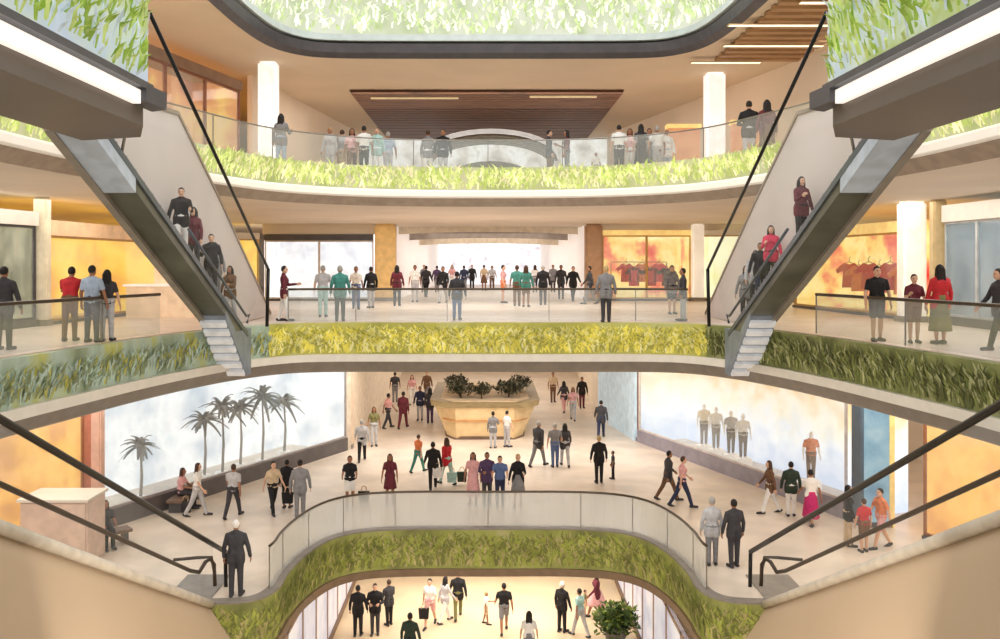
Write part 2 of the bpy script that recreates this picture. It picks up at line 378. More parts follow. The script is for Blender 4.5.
    bm = bmesh.new(); tube(bm, [(xi(15.4)+s*.02,16.6,zs(16.6)),(s*6.25,16.6,6.45)], .03, 8); bm.transform(I); build('head_post', bm, STEEL, e, smooth=True)
    # low inner handrail
    bm = bmesh.new(); tube(bm, [(xi(d)+s*.03,d,zs(d)+.5) for d in lin(20.5,25.6,6)]+[(xi(25.8)+s*.03,25.9,.35),(xi(25.8)+s*.03,25.7,.12)], .035, 8); bm.transform(I); build('handrail', bm, mat('slate handrail',(70,78,92),.4), e, smooth=True)
    return e, xi, zs
ESC = {s: escalator_up(s) for s in (-1,1)}

# ------------------------------------------------------------------ lower escalators, in the bottom corners
def escalator_low(s):
    n = SIDE[s]
    e = empty('escalator', (s*6.6, 21.9, L1), 'escalator with beige clad side dropping to the lower gallery, bottom %s corner' % n, 'escalator', 'lower escalators')
    I = Matrix.Translation((-s*6.6,-21.9,-L1))
    zr = lambda d: -6.44+4.70*(21.76-d)/9.56
    lin = lambda a,b,k: [a+(b-a)*i/k for i in range(k+1)]
    xi = lambda d: s*6.6
    # bulging beige cladding
    bm = bmesh.new(); rows = []
    ds = lin(8.5,20.5,14)+[21.0,21.5,21.8,22.0]
    for d in ds:
        row = []
        t = max(0, (d-20.8)/1.4); t = min(1,t)
        for j in range(9):
            u = j/8; drop = 3.2*(1-.75*t*t)
            row.append(bm.verts.new((s*(6.62-(.75+.35*max(0,min(1,(d-18)/3)))*math.sin(u*PI*.55)), d-.5*t*u, max(zr(d), zr(21.6))-.10-u*drop)))
        row.append(bm.verts.new((s*7.9, d-.5*t, max(zr(d),zr(21.6))-.10-3.2*(1-.75*t*t))))
        row.append(bm.verts.new((s*7.9, d, max(zr(d),zr(21.6))-.10)))
        rows.append(row)
    for A,C in zip(rows, rows[1:]):
        for k in range(len(A)): bm.faces.new((A[k],A[(k+1)%len(A)],C[(k+1)%len(A)],C[k]))
    bm.faces.new(rows[0]); bm.faces.new(rows[-1][::-1]); bm.transform(I); build('side_cladding', bm, BEIGE, e, smooth=True)
    def rail(name, off, d0, d1, dx, r, m, tail=()):
        bm = bmesh.new(); tube(bm, [(s*(6.6+dx),d,zr(d)+off) for d in lin(d0,d1,8)]+list(tail), r, 8); bm.transform(I); return build(name, bm, m, e, smooth=True)
    rail('edge_cap', -.03, 8.5, 21.8, .0, .10, mat('pale edge cap', (206,196,180), .4))
    zb = zr(20.2)
    rail('handrail', 1.42, 8.5, 22.55, -.02, .06, BLACK)
    rail('handrail', .56, 8.5, 20.0, .02, .045, mat('dark bronze handrail',(64,52,44),.35,.4), [(s*6.58,20.5,zb+.45),(s*6.5,20.7,zb+.62),(s*6.42,20.8,zb+.66),(s*6.36,20.9,zb+.5),(s*6.34,20.9,zb+.0)])
    bm = bmesh.new(); tube(bm, [(s*7.55,21.6,L1+1.0),(s*7.0,21.7,L1+1.02),(s*6.7,21.8,L1+1.0),(s*6.62,21.8,L1+.6)], .04, 8); bm.transform(I); build('handrail', bm, mat('dark bronze handrail',(64,52,44)), e, smooth=True)
    bm = bmesh.new()
    for d0,d1 in zip(lin(8.5,21.6,1), lin(8.5,21.6,1)[1:]):
        a = [bm.verts.new((s*6.6,d0,zr(d0))), bm.verts.new((s*6.6,d1,zr(d1))), bm.verts.new((s*6.6,d1,zr(d1)+1.4)), bm.verts.new((s*6.6,d0,zr(d0)+1.4))]
        bm.faces.new(a)
    bm.transform(I); build('guard_glass', bm, glass('faint glass',(236,240,238),.05,.04), e)
    bm = bmesh.new(); k = 30
    for i in range(k):
        d0 = 21.4-12.9*i/k; d1 = 21.4-12.9*(i+1)/k; z = zr(d1)-.1
        x0,x1 = sorted((s*6.75, s*7.75)); box(bm, x0,x1,d1,d0,z-.3,z)
    bm.transform(I); build('steps', bm, mat('ribbed grey steps', (150,152,158)), e)
    x0,x1 = sorted((s*6.7,s*7.8)); bm = bmesh.new(); box(bm,x0,x1,21.4,23.4,L1,L1+.03); bm.transform(I); build('landing_plate', bm, mat('brushed landing plate',(150,146,142),.35,.5), e)
    bm = bmesh.new(); tube(bm, [(s*6.58,22.55,zr(22.55)+1.42),(s*6.58,22.6,L1)], .05, 8); bm.transform(I); build('newel_post', bm, BLACK, e, smooth=True)
for s in (-1,1): escalator_low(s)

# ------------------------------------------------------------------ walls and shops
def wall(name, p0, p1, z0, z1, m, th=.2, kind='structure'):
    a, b = V(*p0), V(*p1); t = (b-a).normalized(); nn = V(-t.y,t.x)
    bm = bmesh.new(); q = [a, b, b+nn*th, a+nn*th]
    prism(bm, [(p.x,p.y) for p in q], 'z', z0, z1); return build(name, bm, m, kind=kind)
def away(a, b, ref=(0,10)):
    t = (b-a).normalized(); n = V(-t.y,t.x)
    return n if n.dot(a-V(*ref)) > 0 else -n
def shop(p0, p1, z0, z1, label, back, depth=2.2, plinth=.35, fascia=.5, frame=DGREY, fm=None, mull=3, pane=GL, plm=None):
    """shop front between two floor points; parts: back panel, glazing, frame, fascia, plinth"""
    a, b = V(*p0), V(*p1); w = (b-a).length; n = away(a,b)
    t = (b-a).normalized(); ang = math.atan2(t.y,t.x)
    e = empty('shopfront', (a.x,a.y,z0), label, 'shop', None, ang)
    sg = 1 if V(-t.y,t.x).dot(n) > 0 else -1      # local +y*sg is into the shop
    h = z1-z0
    def bx(name, x0,x1,y0,y1,za,zb,m):
        bm = bmesh.new(); ya, yb = sorted((y0*sg,y1*sg)); box(bm,x0,x1,ya,yb,za,zb); return build(name, bm, m, e)
    bx('back_panel', 0,w,depth,depth+.1,0,h,back)
    for x in (0,w): bx('side_panel', x-.05,x+.05,.05,depth,0,h,back)
    if plinth: bx('plinth', 0,w,-.12,.12,0,plinth,plm or DGREY)
    if fascia: bx('fascia_board', 0,w,-.15,.2,h-fascia,h,fm or PALE)
    if mull:
        fr = bmesh.new()
        for i in range(mull+1):
            x = w*i/mull; ya,yb = sorted((-.05*sg,.05*sg)); box(fr, max(0,x-.05),min(w,x+.05),ya,yb,plinth,h-fascia)
        ya,yb = sorted((-.04*sg,.04*sg)); box(fr, 0,w,ya,yb,plinth,plinth+.07); box(fr, 0,w,ya,yb,h-fascia-.07,h-fascia)
        fo = build('window_frame', fr, frame, e)
        if pane: bx('window_pane', 0,w,-.01,.01,plinth,h-fascia,pane).parent = fo
    return e, a, t, n, w
def column(x, y, z0, z1, r, label, m, cat='column', group=None):
    o_ = empty('column', (x,y,z0), label, cat, group)
    bm = bmesh.new(); box(bm,-r,r,-r*.8,r*.8,.0,z1-z0); bmesh.ops.bevel(bm, geom=bm.edges[:], offset=r*.2, segments=2, affect='EDGES'); build('shaft', bm, m, o_)
    bm = bmesh.new(); box(bm,-r*1.12,r*1.12,-r*.92,r*.92,0,.18); build('base', bm, GREY, o_)
    return o_

# --- lower gallery (L1)
H1 = -1.5
WHT = ramp_mat('cool white window display', [(.3,(196,208,220)),(.43,(232,236,240)),(.55,(255,255,255)),(.7,(214,226,232)),(.85,(236,230,220))], .6, 1.15, .5)
ORW = ramp_mat('white display fading to orange', [(.2,(206,218,240)),(.34,(240,243,248)),(.48,(252,242,222)),(.6,(248,210,160)),(.72,(232,170,112)),(.84,(246,214,130))], 1.2, 1.15, .5, grad=True, gmix=.66, zr=(0,5.4))
ORG = ramp_mat('amber lit display', [(.3,(206,136,58)),(.45,(238,168,64)),(.6,(250,194,86)),(.75,(230,146,60))], .8, 1.2, .5)
shop((-11.8,27.4),(-6.2,39.2), L1, H1, 'bright white shop window with grey palms on the lower gallery, left side', WHT, 3.0, .55, .35, mat('taupe frame',(170,160,156),.4), mull=1, plm=mat('charcoal plinth',(96,90,90),.4))
shop((-15.5,21.2),(-12.1,26.9), L1, H1, 'amber lit shop at the far left of the lower gallery', ORG, 2.2, .12, .4, mat('brown frame',(150,96,66),.4), mull=2)
shop((11.4,28.6),(6.9,41.0), L1, H1, 'white and orange lit shop window with trouser displays on the lower gallery', ORW, 2.4, .55, .4, mat('pale frame',(216,206,200),.4), mull=1, fm=STRIP, plm=mat('lilac grey plinth',(150,144,156),.4))
shop((16,20.5),(12.9,26.6), L1, H1, 'orange lit shop at the far right of the lower gallery', ramp_mat('orange lit display', [(.3,(220,140,54)),(.45,(242,168,62)),(.6,(250,192,84)),(.75,(234,156,68))], .7, 1.2, .5), 2.0, .1, .4, mat('brown frame',(150,96,66)), mull=1)
wall('wall_left', (-12.1,26.9),(-11.8,27.4), L1, H1, mat('rose cladding',(196,128,104),.5))
column(-11.9,27.3,L1,H1,.22,'slim rose clad column at the left end of the white lower shop window', mat('rose column',(226,186,166),.5))
e = empty('lightbox_column', (11.95,28.0,L1), 'pale blue glass lightbox column between the two right lower shops', 'column')
bm = bmesh.new(); box(bm,-.42,.42,-.3,.3,.15,4.7); build('glass_body', bm, ramp_mat('blue glass', [(.3,(120,160,188)),(.5,(156,196,216)),(.7,(190,220,230))], 1.2, .5, .2), e)
bm = bmesh.new(); box(bm,-.5,-.40,-.35,.35,0,4.75); build('frame', bm, mat('slate blue frame',(84,104,122),.4), e)
bm = bmesh.new(); box(bm,.40,.55,-.35,.35,0,4.75); build('frame', bm, mat('straw frame',(226,206,140),.4,emis=.2), e)
bm = bmesh.new(); box(bm,-.48,.48,-.35,.35,0,.15); build('base', bm, DGREY, e)
# block in front of the amber shop
e = empty('display_block', (-11.6,24.6,L1), 'tan box shaped display counter before the amber shop at far left', 'counter')
bm = bmesh.new(); box(bm,-.9,.9,-.6,.6,0,1.75); bmesh.ops.bevel(bm, geom=bm.edges[:], offset=.05, segments=2, affect='EDGES'); build('body', bm, mat('tan counter',(206,178,160),.5,emis=.1), e)
bm = bmesh.new(); box(bm,-.95,.95,-.65,.65,1.75,1.82); build('counter_top', bm, PALE, e)
# corridor walls behind
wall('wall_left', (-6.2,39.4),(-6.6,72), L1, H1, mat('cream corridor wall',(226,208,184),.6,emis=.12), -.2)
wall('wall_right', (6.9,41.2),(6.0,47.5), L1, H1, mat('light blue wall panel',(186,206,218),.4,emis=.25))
wall('wall_right', (6.0,47.5),(7.0,72), L1, H1, mat('cream corridor wall',(226,208,184)))
column(6.95,41.3,L1,H1,.16,'thin dark brown column at the corner of the right lower shop', mat('brown column',(128,92,72),.5))
column(-6.15,39.6,L1,H1,.2,'cream column at the inner end of the white lower shop window', mat('cream column',(220,196,170),.5,emis=.1))
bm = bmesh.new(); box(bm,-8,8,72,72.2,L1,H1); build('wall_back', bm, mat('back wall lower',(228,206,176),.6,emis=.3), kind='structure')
# --- ground level shops
for s,x in ((-1,5.4),(1,5.2)):
    e = empty('shopfront', (s*x,36.5,L0), 'lilac white glazed shopfront on the ground level, %s side' % SIDE[s], 'shop')
    bm = bmesh.new(); box(bm,-.05,.05,-14,1.5,.25,3.0); build('window_pane', bm, ramp_mat('lilac lit glass', [(.3,(196,190,204)),(.5,(228,222,226)),(.7,(246,238,232))], .8, 0.7, .3), e)
    bm = bmesh.new(); box(bm,-.1,.1,-14,1.5,0,.25); build('plinth', bm, mat('brown plinth',(120,96,80),.5), e)
    bm = bmesh.new(); 
    box(bm,-.08,.08,-14,1.5,2.9,3.0)
    for k in range(8): box(bm,-.08,.08,1.4-k*2,1.5-k*2,.25,3.0)
    build('window_frame', bm, mat('tan frame',(170,140,120),.5), e)
bm = bmesh.new(); box(bm,-18,18,60,60.2,L0,L1-1.5); build('wall_back', bm, WALLC, kind='structure')

# --- middle gallery (L2)
T2 = 3.75
YEL = ramp_mat('yellow lit shop interior', [(.28,(232,150,56)),(.42,(248,192,62)),(.56,(252,212,92)),(.72,(244,180,84)),(.85,(226,140,76))], .6, 1.2, .5)
WH2 = ramp_mat('white lit shop interior', [(.28,(214,214,226)),(.42,(240,240,246)),(.56,(255,255,255)),(.72,(232,228,232))], 1.2, 1.25, .5)
YRD = ramp_mat('yellow shop with red displays', [(.28,(220,60,50)),(.4,(240,130,90)),(.49,(250,208,112)),(.6,(252,228,150)),(.72,(240,180,84)),(.86,(214,110,60))], .9, 1.15, .5)
YGR = ramp_mat('pale yellow lit shop', [(.3,(240,226,150)),(.5,(252,246,206)),(.7,(246,236,170))], .6, 1.2, .5)
shop((-13.0,26.5),(-12.5,34.2), L2, 3.1, 'yellow lit shop on the middle gallery behind the three people, left side', YEL, 2.5, .1, .45, mat('gold frame',(200,160,90),.4), mull=1, fm=mat('tan header',(226,190,150),.5,emis=.2))
shop((-13.8,20.5),(-13.1,26.0), L2, 3.3, 'dark shop with orange and green displays at the far left of the middle gallery', ramp_mat('orange green shop', [(.28,(54,60,52)),(.42,(120,124,84)),(.55,(196,190,150)),(.66,(226,130,60)),(.8,(120,70,40))], 1.0, 0.7, .5, (1,1.5,.6)), 2.2, .2, .4, DGREY, mull=3)
shop((13.5,28.4),(12.8,37.5), L2, 3.2, 'warm yellow shop with red displays on the middle gallery, right side', YRD, 2.6, .1, .35, mat('gold frame',(200,160,90)), mull=1, fm=mat('gold header',(236,206,130),.5,emis=.5))
shop((14.0,20.5),(13.75,27.0), L2, 3.55, 'glazed shopfront with steel doors at the far right of the middle gallery', ramp_mat('grey glass interior', [(.3,(90,92,90)),(.45,(150,152,146)),(.6,(200,200,190)),(.72,(176,120,80)),(.85,(210,212,206))], .8, 0.7, .4, (1,1.6,.8)), 2.4, .25, .5, mat('steel frame',(196,200,200),.4), mull=4, pane=GLB)
column(-13.0,26.25,L2,T2,.2,'pale stone column between the two left middle shops', mat('pale stone',(226,214,186),.5,emis=.1))
column(13.65,27.3,L2,T2,.2,'tan column beside the steel framed glazed shopfront at right', mat('tan column',(200,176,130),.5,emis=.1))
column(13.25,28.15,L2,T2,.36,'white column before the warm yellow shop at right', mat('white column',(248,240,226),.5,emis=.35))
shop((-10.9,44),(-5.6,44), L2, 3.25, 'bright white shop at the back of the middle gallery, left of the central hall', WH2, 3, .1, .3, mat('pale frame',(216,206,200)), mull=2, fm=DGREY)
shop((-15.5,40),(-11.1,43.5), L2, 3.3, 'yellow shop corner behind the left escalator on the middle gallery', YEL, 2.5, .1, .3, mat('gold frame',(200,160,90)), mull=1)
shop((5.6,44),(9.9,44), L2, 3.45, 'yellow and red lit shop at the back of the middle gallery, right of hall', YRD, 3, .1, .25, mat('gold frame',(200,160,90)), mull=2, fm=mat('gold header',(236,206,130)))
shop((10.5,44),(15,42), L2, 3.45, 'pale yellow shop corner behind the right escalator on the middle gallery', YGR, 2.5, .1, .25, mat('gold frame',(200,160,90)), mull=1)
column(-5.0,44,L2,T2,.5,'tan column at the left edge of the middle central hall', mat('tan lit column',(222,184,120),.5,emis=.15))
column(5.15,44,L2,T2,.42,'brown column at the right edge of the middle central hall', mat('brown pier',(176,138,104),.5,emis=.05))
column(10.2,43.8,L2,T2,.28,'white column between the two right back shops of the middle gallery', mat('white column',(248,240,226)))
bm = bmesh.new(); box(bm,-11,-4.5,43.9,44.3,3.25,T2); build('wall_back', bm, SOFF3, kind='structure')
bm = bmesh.new(); box(bm,4.8,15,43.9,44.3,3.45,T2); build('wall_back', bm, SOFF3, kind='structure')
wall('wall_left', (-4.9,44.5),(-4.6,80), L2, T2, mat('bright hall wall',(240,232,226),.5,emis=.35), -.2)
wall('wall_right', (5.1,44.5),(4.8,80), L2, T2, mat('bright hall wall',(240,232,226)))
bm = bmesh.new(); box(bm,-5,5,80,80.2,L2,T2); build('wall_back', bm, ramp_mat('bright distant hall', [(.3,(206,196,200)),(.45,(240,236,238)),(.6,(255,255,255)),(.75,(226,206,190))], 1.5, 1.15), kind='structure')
# arched ceiling coves in the central hall
for i,(d,zc) in enumerate(((47,3.35),(53,3.2),(60,3.05))):
    bm = bmesh.new(); pts = []
    for k in range(13):
        x = -4.7+9.4*k/12; pts.append((x, zc+.28*(1-((x)/4.7)**2)*.5))
    poly = pts + [(4.7,T2),(-4.7,T2)]
    prism(bm, poly, 'y', d, d+.35); build('trim_%d' % (20+i), bm, mat('cove band %d' % (i%2), ((206,190,166),(150,138,128))[i%2], .5, emis=.12), kind='structure')
# pale counter in front of the yellow shop, far left
e = empty('service_counter', (-10.9,30.6,0), 'long pale cream counter in front of the yellow shop at left', 'counter')
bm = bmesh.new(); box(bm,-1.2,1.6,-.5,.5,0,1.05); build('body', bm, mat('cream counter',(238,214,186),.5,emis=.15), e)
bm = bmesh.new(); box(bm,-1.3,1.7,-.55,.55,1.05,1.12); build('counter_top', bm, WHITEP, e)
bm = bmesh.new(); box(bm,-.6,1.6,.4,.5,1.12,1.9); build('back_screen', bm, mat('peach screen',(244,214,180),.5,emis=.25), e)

# --- upper gallery (L3)
OR3 = ramp_mat('orange brown shop', [(.28,(150,84,50)),(.4,(206,126,72)),(.52,(232,160,92)),(.64,(246,200,100)),(.78,(236,206,176))], .7, 1.0, .5)
PAL = mat('pale upper wall',(226,204,178),.6,var=.04,scale=.4,emis=.12)
shop((-10.9,26.5),(-9.3,33.6), L3, 8.6, 'orange brown shopfronts on the upper gallery, left behind the escalator', OR3, 1.8, .2, .35, mat('brown frame',(150,96,66)), mull=3, fm=mat('umber header',(150,118,94),.5))
wall('wall_left', (-9.2,34.4),(-7.2,50), L3, 9.0, PAL, -.2)
shop((-9.1,35.4),(-7.9,44), L3, 7.0, 'amber lit opening in the pale wall of the upper gallery, left', ORG, .25, .1, .1, mat('gold frame',(200,160,90)), mull=1)
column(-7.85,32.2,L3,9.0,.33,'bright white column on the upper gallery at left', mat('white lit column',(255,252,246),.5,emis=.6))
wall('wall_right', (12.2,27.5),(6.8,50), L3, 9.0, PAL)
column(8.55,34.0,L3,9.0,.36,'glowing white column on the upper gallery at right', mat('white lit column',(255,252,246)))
for x0,x1,d,lab in ((6.9,8.1,34.6,'left of'),(9.1,10.2,33.6,'right of')):
    e = empty('display_cabinet', ((x0+x1)/2,d,L3), 'peach orange lit display cabinet just %s the glowing white column' % lab, 'cabinet')
    w = (x1-x0)/2
    bm = bmesh.new(); box(bm,-w,w,-.2,.2,.4,2.1); build('body', bm, ramp_mat('peach panel', [(.3,(222,142,92)),(.5,(238,166,112)),(.7,(226,132,80))], 1.2, .75), e)
    bm = bmesh.new(); box(bm,-w-.05,w+.05,-.25,.25,2.1,2.25); build('top', bm, mat('gold header',(236,206,130)), e)
    bm = bmesh.new(); box(bm,-w,w,-.22,.22,0,.4); build('base', bm, mat('brown frame',(150,96,66)), e)
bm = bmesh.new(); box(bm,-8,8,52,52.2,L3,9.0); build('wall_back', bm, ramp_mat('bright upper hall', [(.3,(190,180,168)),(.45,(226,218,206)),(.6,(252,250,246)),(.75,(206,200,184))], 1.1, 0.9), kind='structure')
# timber ceiling panel, recessed
e = empty('timber_ceiling_panel', (-.05,43.5,8.98), 'dark brown slatted timber ceiling panel over the upper central hall', 'ceiling panel')
bm = bmesh.new(); box(bm,-5.65,5.65,-6.4,7.4,-.06,-.0); build('panel', bm, mat('dark timber backing',(84,54,34),.6), e)
for k in range(26):
    y = -6.3+k*.53; bm = bmesh.new(); box(bm,-5.6,5.6,y,y+.36,-.16,-.06); build('slat', bm, WOODM, e)
for x0,x1,y in ((-4.9,-1.2,-5.6),(1.8,4.6,-5.9)):
    bm = bmesh.new(); box(bm,x0,x1,y,y+.22,-.2,-.15); build('light_strip', bm, mat('soft light strip',(226,206,160),.5,emis=.35), e)
# white arched canopy beyond
e = empty('arched_canopy', (.15,46,L3), 'white ribbed arched canopy in the upper central hall under the timber panel', 'canopy')
bm = bmesh.new(); n = 20
for zoff,t0,t1 in ((0,0,.5),):
    ring = []
    for k in range(n+1):
        a = PI*k/n; x = 3.4*math.cos(a); z = 2.2+1.35*math.sin(a)
        ring.append([bm.verts.new((x,yy,z+dz)) for yy,dz in ((-.6,0),(3.,0),(3.,.18),(-.6,.18))])
    for A,C in zip(ring, ring[1:]):
        for j in range(4): bm.faces.new((A[j],A[(j+1)%4],C[(j+1)%4],C[j]))
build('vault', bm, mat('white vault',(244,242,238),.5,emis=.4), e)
for k in range(5):
    bm = bmesh.new(); pts = [( (3.3-.0*k)*math.cos(PI*i/16), -.7+k*.8, 2.1+1.3*math.sin(PI*i/16)) for i in range(17)]
    tube(bm, pts, .07, 6); build('rib', bm, mat('grey rib',(150,146,132),.5), e)
for x in (-3.4,3.4):
    bm = bmesh.new(); box(bm,x-.15,x+.15,-.5,.5,0,2.25); build('leg', bm, WHITEP, e)
bm = bmesh.new(); prism(bm, [(2.4*math.cos(PI*i/14), 1.2+1.15*math.sin(PI*i/14)) for i in range(15)], 'y', 1.6, 1.8); build('inner_screen', bm, mat('sage screen',(150,152,130),.6), e)

# wood slatted bay with light lines in the top gallery soffit at right
for i,(x,y,l) in enumerate(((8.6,26.5,3.0),(9.2,29.0,3.2),(8.3,31.4,2.4),(9.6,24.2,2.4))):
    e = empty('linear_light', (x,y,8.84), 'slim linear ceiling light at upper right, %s in the slatted soffit' % ('nearest pair inner','second from the front','farthest back','nearest the edge of view')[i], 'light')
    bm = bmesh.new(); box(bm,-l/2,l/2,-.09,.09,-.03,0); build('diffuser', bm, mat('warm light line',(255,240,206),.5,emis=1.2), e)
    bm = bmesh.new(); box(bm,-l/2-.04,l/2+.04,-.13,.13,-.02,.01); build('frame', bm, mat('ochre slat',(190,160,116),.5), e)

for s in (1,):
    e = empty('slatted_soffit', (s*9.6,27.5,8.97), 'brown timber slatted soffit bay over the upper gallery, %s side' % SIDE[s], 'ceiling panel')
    for k in range(14):
        y = -4.5+k*.62; bm = bmesh.new(); box(bm,-1.7,1.2,y,y+.3,-.12,.0); build('slat', bm, mat('ochre timber slat',(176,138,98),.55,var=.15,stretch=(.3,4,1)), e)
# outer closing walls
for s in (-1,1):
    wall('wall_%s' % SIDE[s], (s*OUT,4),(s*OUT,82), L0, 12, WALLC, .2*s)

# ------------------------------------------------------------------ kiosk on the lower gallery
e = empty('information_kiosk', (-.15,41.6,L1), 'tan boat shaped planter kiosk in the middle of the lower concourse', 'kiosk')
def hull(bm, z0, z1, w0, w1, d0, d1, f0, f1):
    lo = [(-w0,d1),(-w0,f0+.8),(-w0*.75,f0),(w0*.75,f0),(w0,f0+.8),(w0,d1)]
    hi = [(-w1,d1),(-w1,f1+1.4),(-w1*.55,f1),(w1*.55,f1),(w1,f1+1.4),(w1,d1)]
    A = [bm.verts.new((x,y,z0)) for x,y in lo]; B = [bm.verts.new((x,y,z1)) for x,y in hi]
    bm.faces.new(A); bm.faces.new(B[::-1])
    for i in range(6): bm.faces.new((A[i],A[(i+1)%6],B[(i+1)%6],B[i]))
bm = bmesh.new(); hull(bm, 0, 1.55, 1.75, 2.45, 0, 7.5, 0, -.25); build('body', bm, mat('tan kiosk panel',(226,196,148),.5,var=.06,emis=.08), e)
bm = bmesh.new(); hull(bm, 0, .14, 1.85, 1.9, 0, 7.5, -.08, -.1); build('plinth', bm, mat('brown plinth',(120,96,80)), e)
bm = bmesh.new(); hull(bm, 1.5, 1.68, 2.5, 2.6, 0, 7.5, -.32, -.36); build('rim', bm, mat('khaki rim',(150,130,92),.5), e)
bm = bmesh.new(); hull(bm, 1.66, 1.72, 2.1, 2.1, 0, 7.1, .3, .3); build('soil', bm, mat('light gravel',(206,182,150),.8), e)
bm = bmesh.new(); hull(bm, .85, .92, 1.99, 2.03, 0, 4, -.21, -.22); build('band', bm, mat('amber band',(206,150,96),.5), e)
def shrub(loc, r, h, label, cat, group, seed, cols, n=420, pot=None):
    rr = random.Random(seed); e = empty('shrub' if pot is None else 'potted_tree', loc, label, cat, group)
    bm = bmesh.new(); tube(bm, [(0,0,0),(rr.uniform(-.05,.05),0,h*.5),(0,0,h*.8)], [.05,.04,.02], 6); build('stem', bm, mat('bark',(92,72,54),.8), e)
    bm = bmesh.new()
    for i in range(n):
        u = V(rr.gauss(0,1),rr.gauss(0,1),rr.gauss(0,1)).normalized()*(rr.random()**.4); p = V(u.x*r,u.y*r,h*.62+u.z*h*.4)
        d = V(rr.uniform(-1,1),rr.uniform(-1,1),rr.uniform(-.4,1)).normalized(); q = d.cross(V(0,0,1)).normalized(); l = rr.uniform(.2,.38)*max(r,.55)
        v = [bm.verts.new(p+c) for c in (V(0,0,0), d*l*.5+q*l*.28, d*l, d*l*.5-q*l*.28)]
        bm.faces.new(v).material_index = rr.choice([0,0,1])
    build('leaves', bm, list(cols), e)
    if pot:
        bm = bmesh.new(); tube(bm, [(0,0,0),(0,0,.05),(0,0,.55),(0,0,.6)], [.28,.3,.4,.42], 14); build('pot', bm, pot, e, smooth=True)
    return e
DK = (leaf('dark leaf',(66,66,44)), leaf('grey leaf',(104,100,80)))
for i,(x,y,r,w) in enumerate(((-1.3,43.0,.7,'front left'),(-.3,42.6,.45,'front middle'),(1.0,43.2,.75,'front right'),(1.6,45.2,.6,'back right'),(-1.6,45.4,.6,'back left'))):
    shrub((x,y,L1+1.7), r, .75, 'low dark shrub planted in the boat shaped kiosk, %s' % w, 'shrub', 'kiosk shrubs', 40+i, DK, 480)
o = shrub((4.3,30.3,L0), .75, 1.35, 'leafy green potted tree on the ground level at lower right', 'tree', None, 77, (leaf('deep green leaf',(70,92,34)), leaf('mid green leaf',(122,140,52))), 900, mat('grey pot',(120,112,104),.6))

# display palms in the white lower window
def palm(loc, h, label, seed, c=(leaf('silver palm leaf',(128,134,138)), leaf('slate palm leaf',(92,98,104)))):
    rr = random.Random(seed); e = empty('display_palm', loc, label, 'plant', 'grey palms in the white shop window')
    bm = bmesh.new(); tube(bm, [(0,0,0),(.06,0,h*.4),(0,.02,h*.8)], [.06,.05,.04], 7); build('trunk', bm, mat('pale trunk',(150,146,142),.7), e)
    bm = bmesh.new()
    for i in range(30):
        a = rr.uniform(0,2*PI); el = rr.uniform(-.3,1.2); L = rr.uniform(.7,1.1)*h*.30; p = V(0,.02,h*.8); prev = None
        for k in range(6):
            t = k/5; q = p + V(math.cos(a)*math.cos(el)*L*t, math.sin(a)*math.cos(el)*L*t, math.sin(el)*L*t - .55*L*t*t)
            w = .12*(1-t*.75); sd = V(-math.sin(a),math.cos(a),0)*w
            cur = [bm.verts.new(q-sd+V(0,0,-w*.5)), bm.verts.new(q), bm.verts.new(q+sd+V(0,0,-w*.5))]
            if prev:
                for j in (0,1): bm.faces.new((prev[j],prev[j+1],cur[j+1],cur[j])).material_index = i%2
            prev = cur
    build('fronds', bm, list(c), e)
    bm = bmesh.new(); tube(bm, [(0,0,0),(0,0,.35)], [.2,.26], 12); build('pot', bm, WHITEP, e, smooth=True)
def inwin(px, frac_off=1.2):      # point a little behind the left white window, seen at column px
    a, b = V(-11.8,27.4), V(-6.2,39.2); t = (b-a).normalized(); n = away(a,b); a2 = a+n*frac_off
    k = (px-CX)/F; u = (k*a2.y-a2.x)/(t.x-k*t.y); return a2+t*u
for i,(px,h,w) in enumerate(((140,2.6,'leftmost one by the slim rose column'),(204,3.0,'second from the left'),(222,3.5,'tall one in the cluster centre'),(240,3.2,'fourth from the left'),(262,3.6,'tallest, right of the cluster'),(284,3.0,'right hand one'))):
    p = inwin(px, .9+.25*(i%2)); palm((p.x,p.y,L1+.02), h, 'grey display palm in the white shop window, %s' % w, 60+i)

# ------------------------------------------------------------------ people
def caps(bm, p0, p1, r0, r1, n=10, fy=1.0):
    p0, p1 = Vector(p0), Vector(p1); ax = p1-p0; L = ax.length
    t = ax.normalized() if L > 1e-6 else V(0,0,1)
    a = t.cross(V(0,1,0)); a = a.normalized() if a.length > 1e-3 else V(1,0,0); b = t.cross(a)
    rings = []
    prof = [(-math.cos(k*PI/8)*r0, math.sin(k*PI/8)*r0) for k in range(1,5)] + [(L+math.sin(k*PI/8)*r1, math.cos(k*PI/8)*r1) for k in range(0,4)]
    for h,r in prof:
        rings.append([bm.verts.new(p0+t*h+a*math.cos(2*PI*k/n)*r+b*math.sin(2*PI*k/n)*r*fy) for k in range(n)])
    for A,B in zip(rings, rings[1:]):
        for k in range(n): bm.faces.new((A[k],A[(k+1)%n],B[(k+1)%n],B[k]))
    bm.faces.new(rings[0][::-1]); bm.faces.new(rings[-1])
def ell(bm, c, r, n=14):
    m = bmesh.ops.create_uvsphere(bm, u_segments=n, v_segments=n//2+2, radius=1)
    for v in m['verts']: v.co = V(c[0]+v.co.x*r[0], c[1]+v.co.y*r[1], c[2]+v.co.z*r[2])
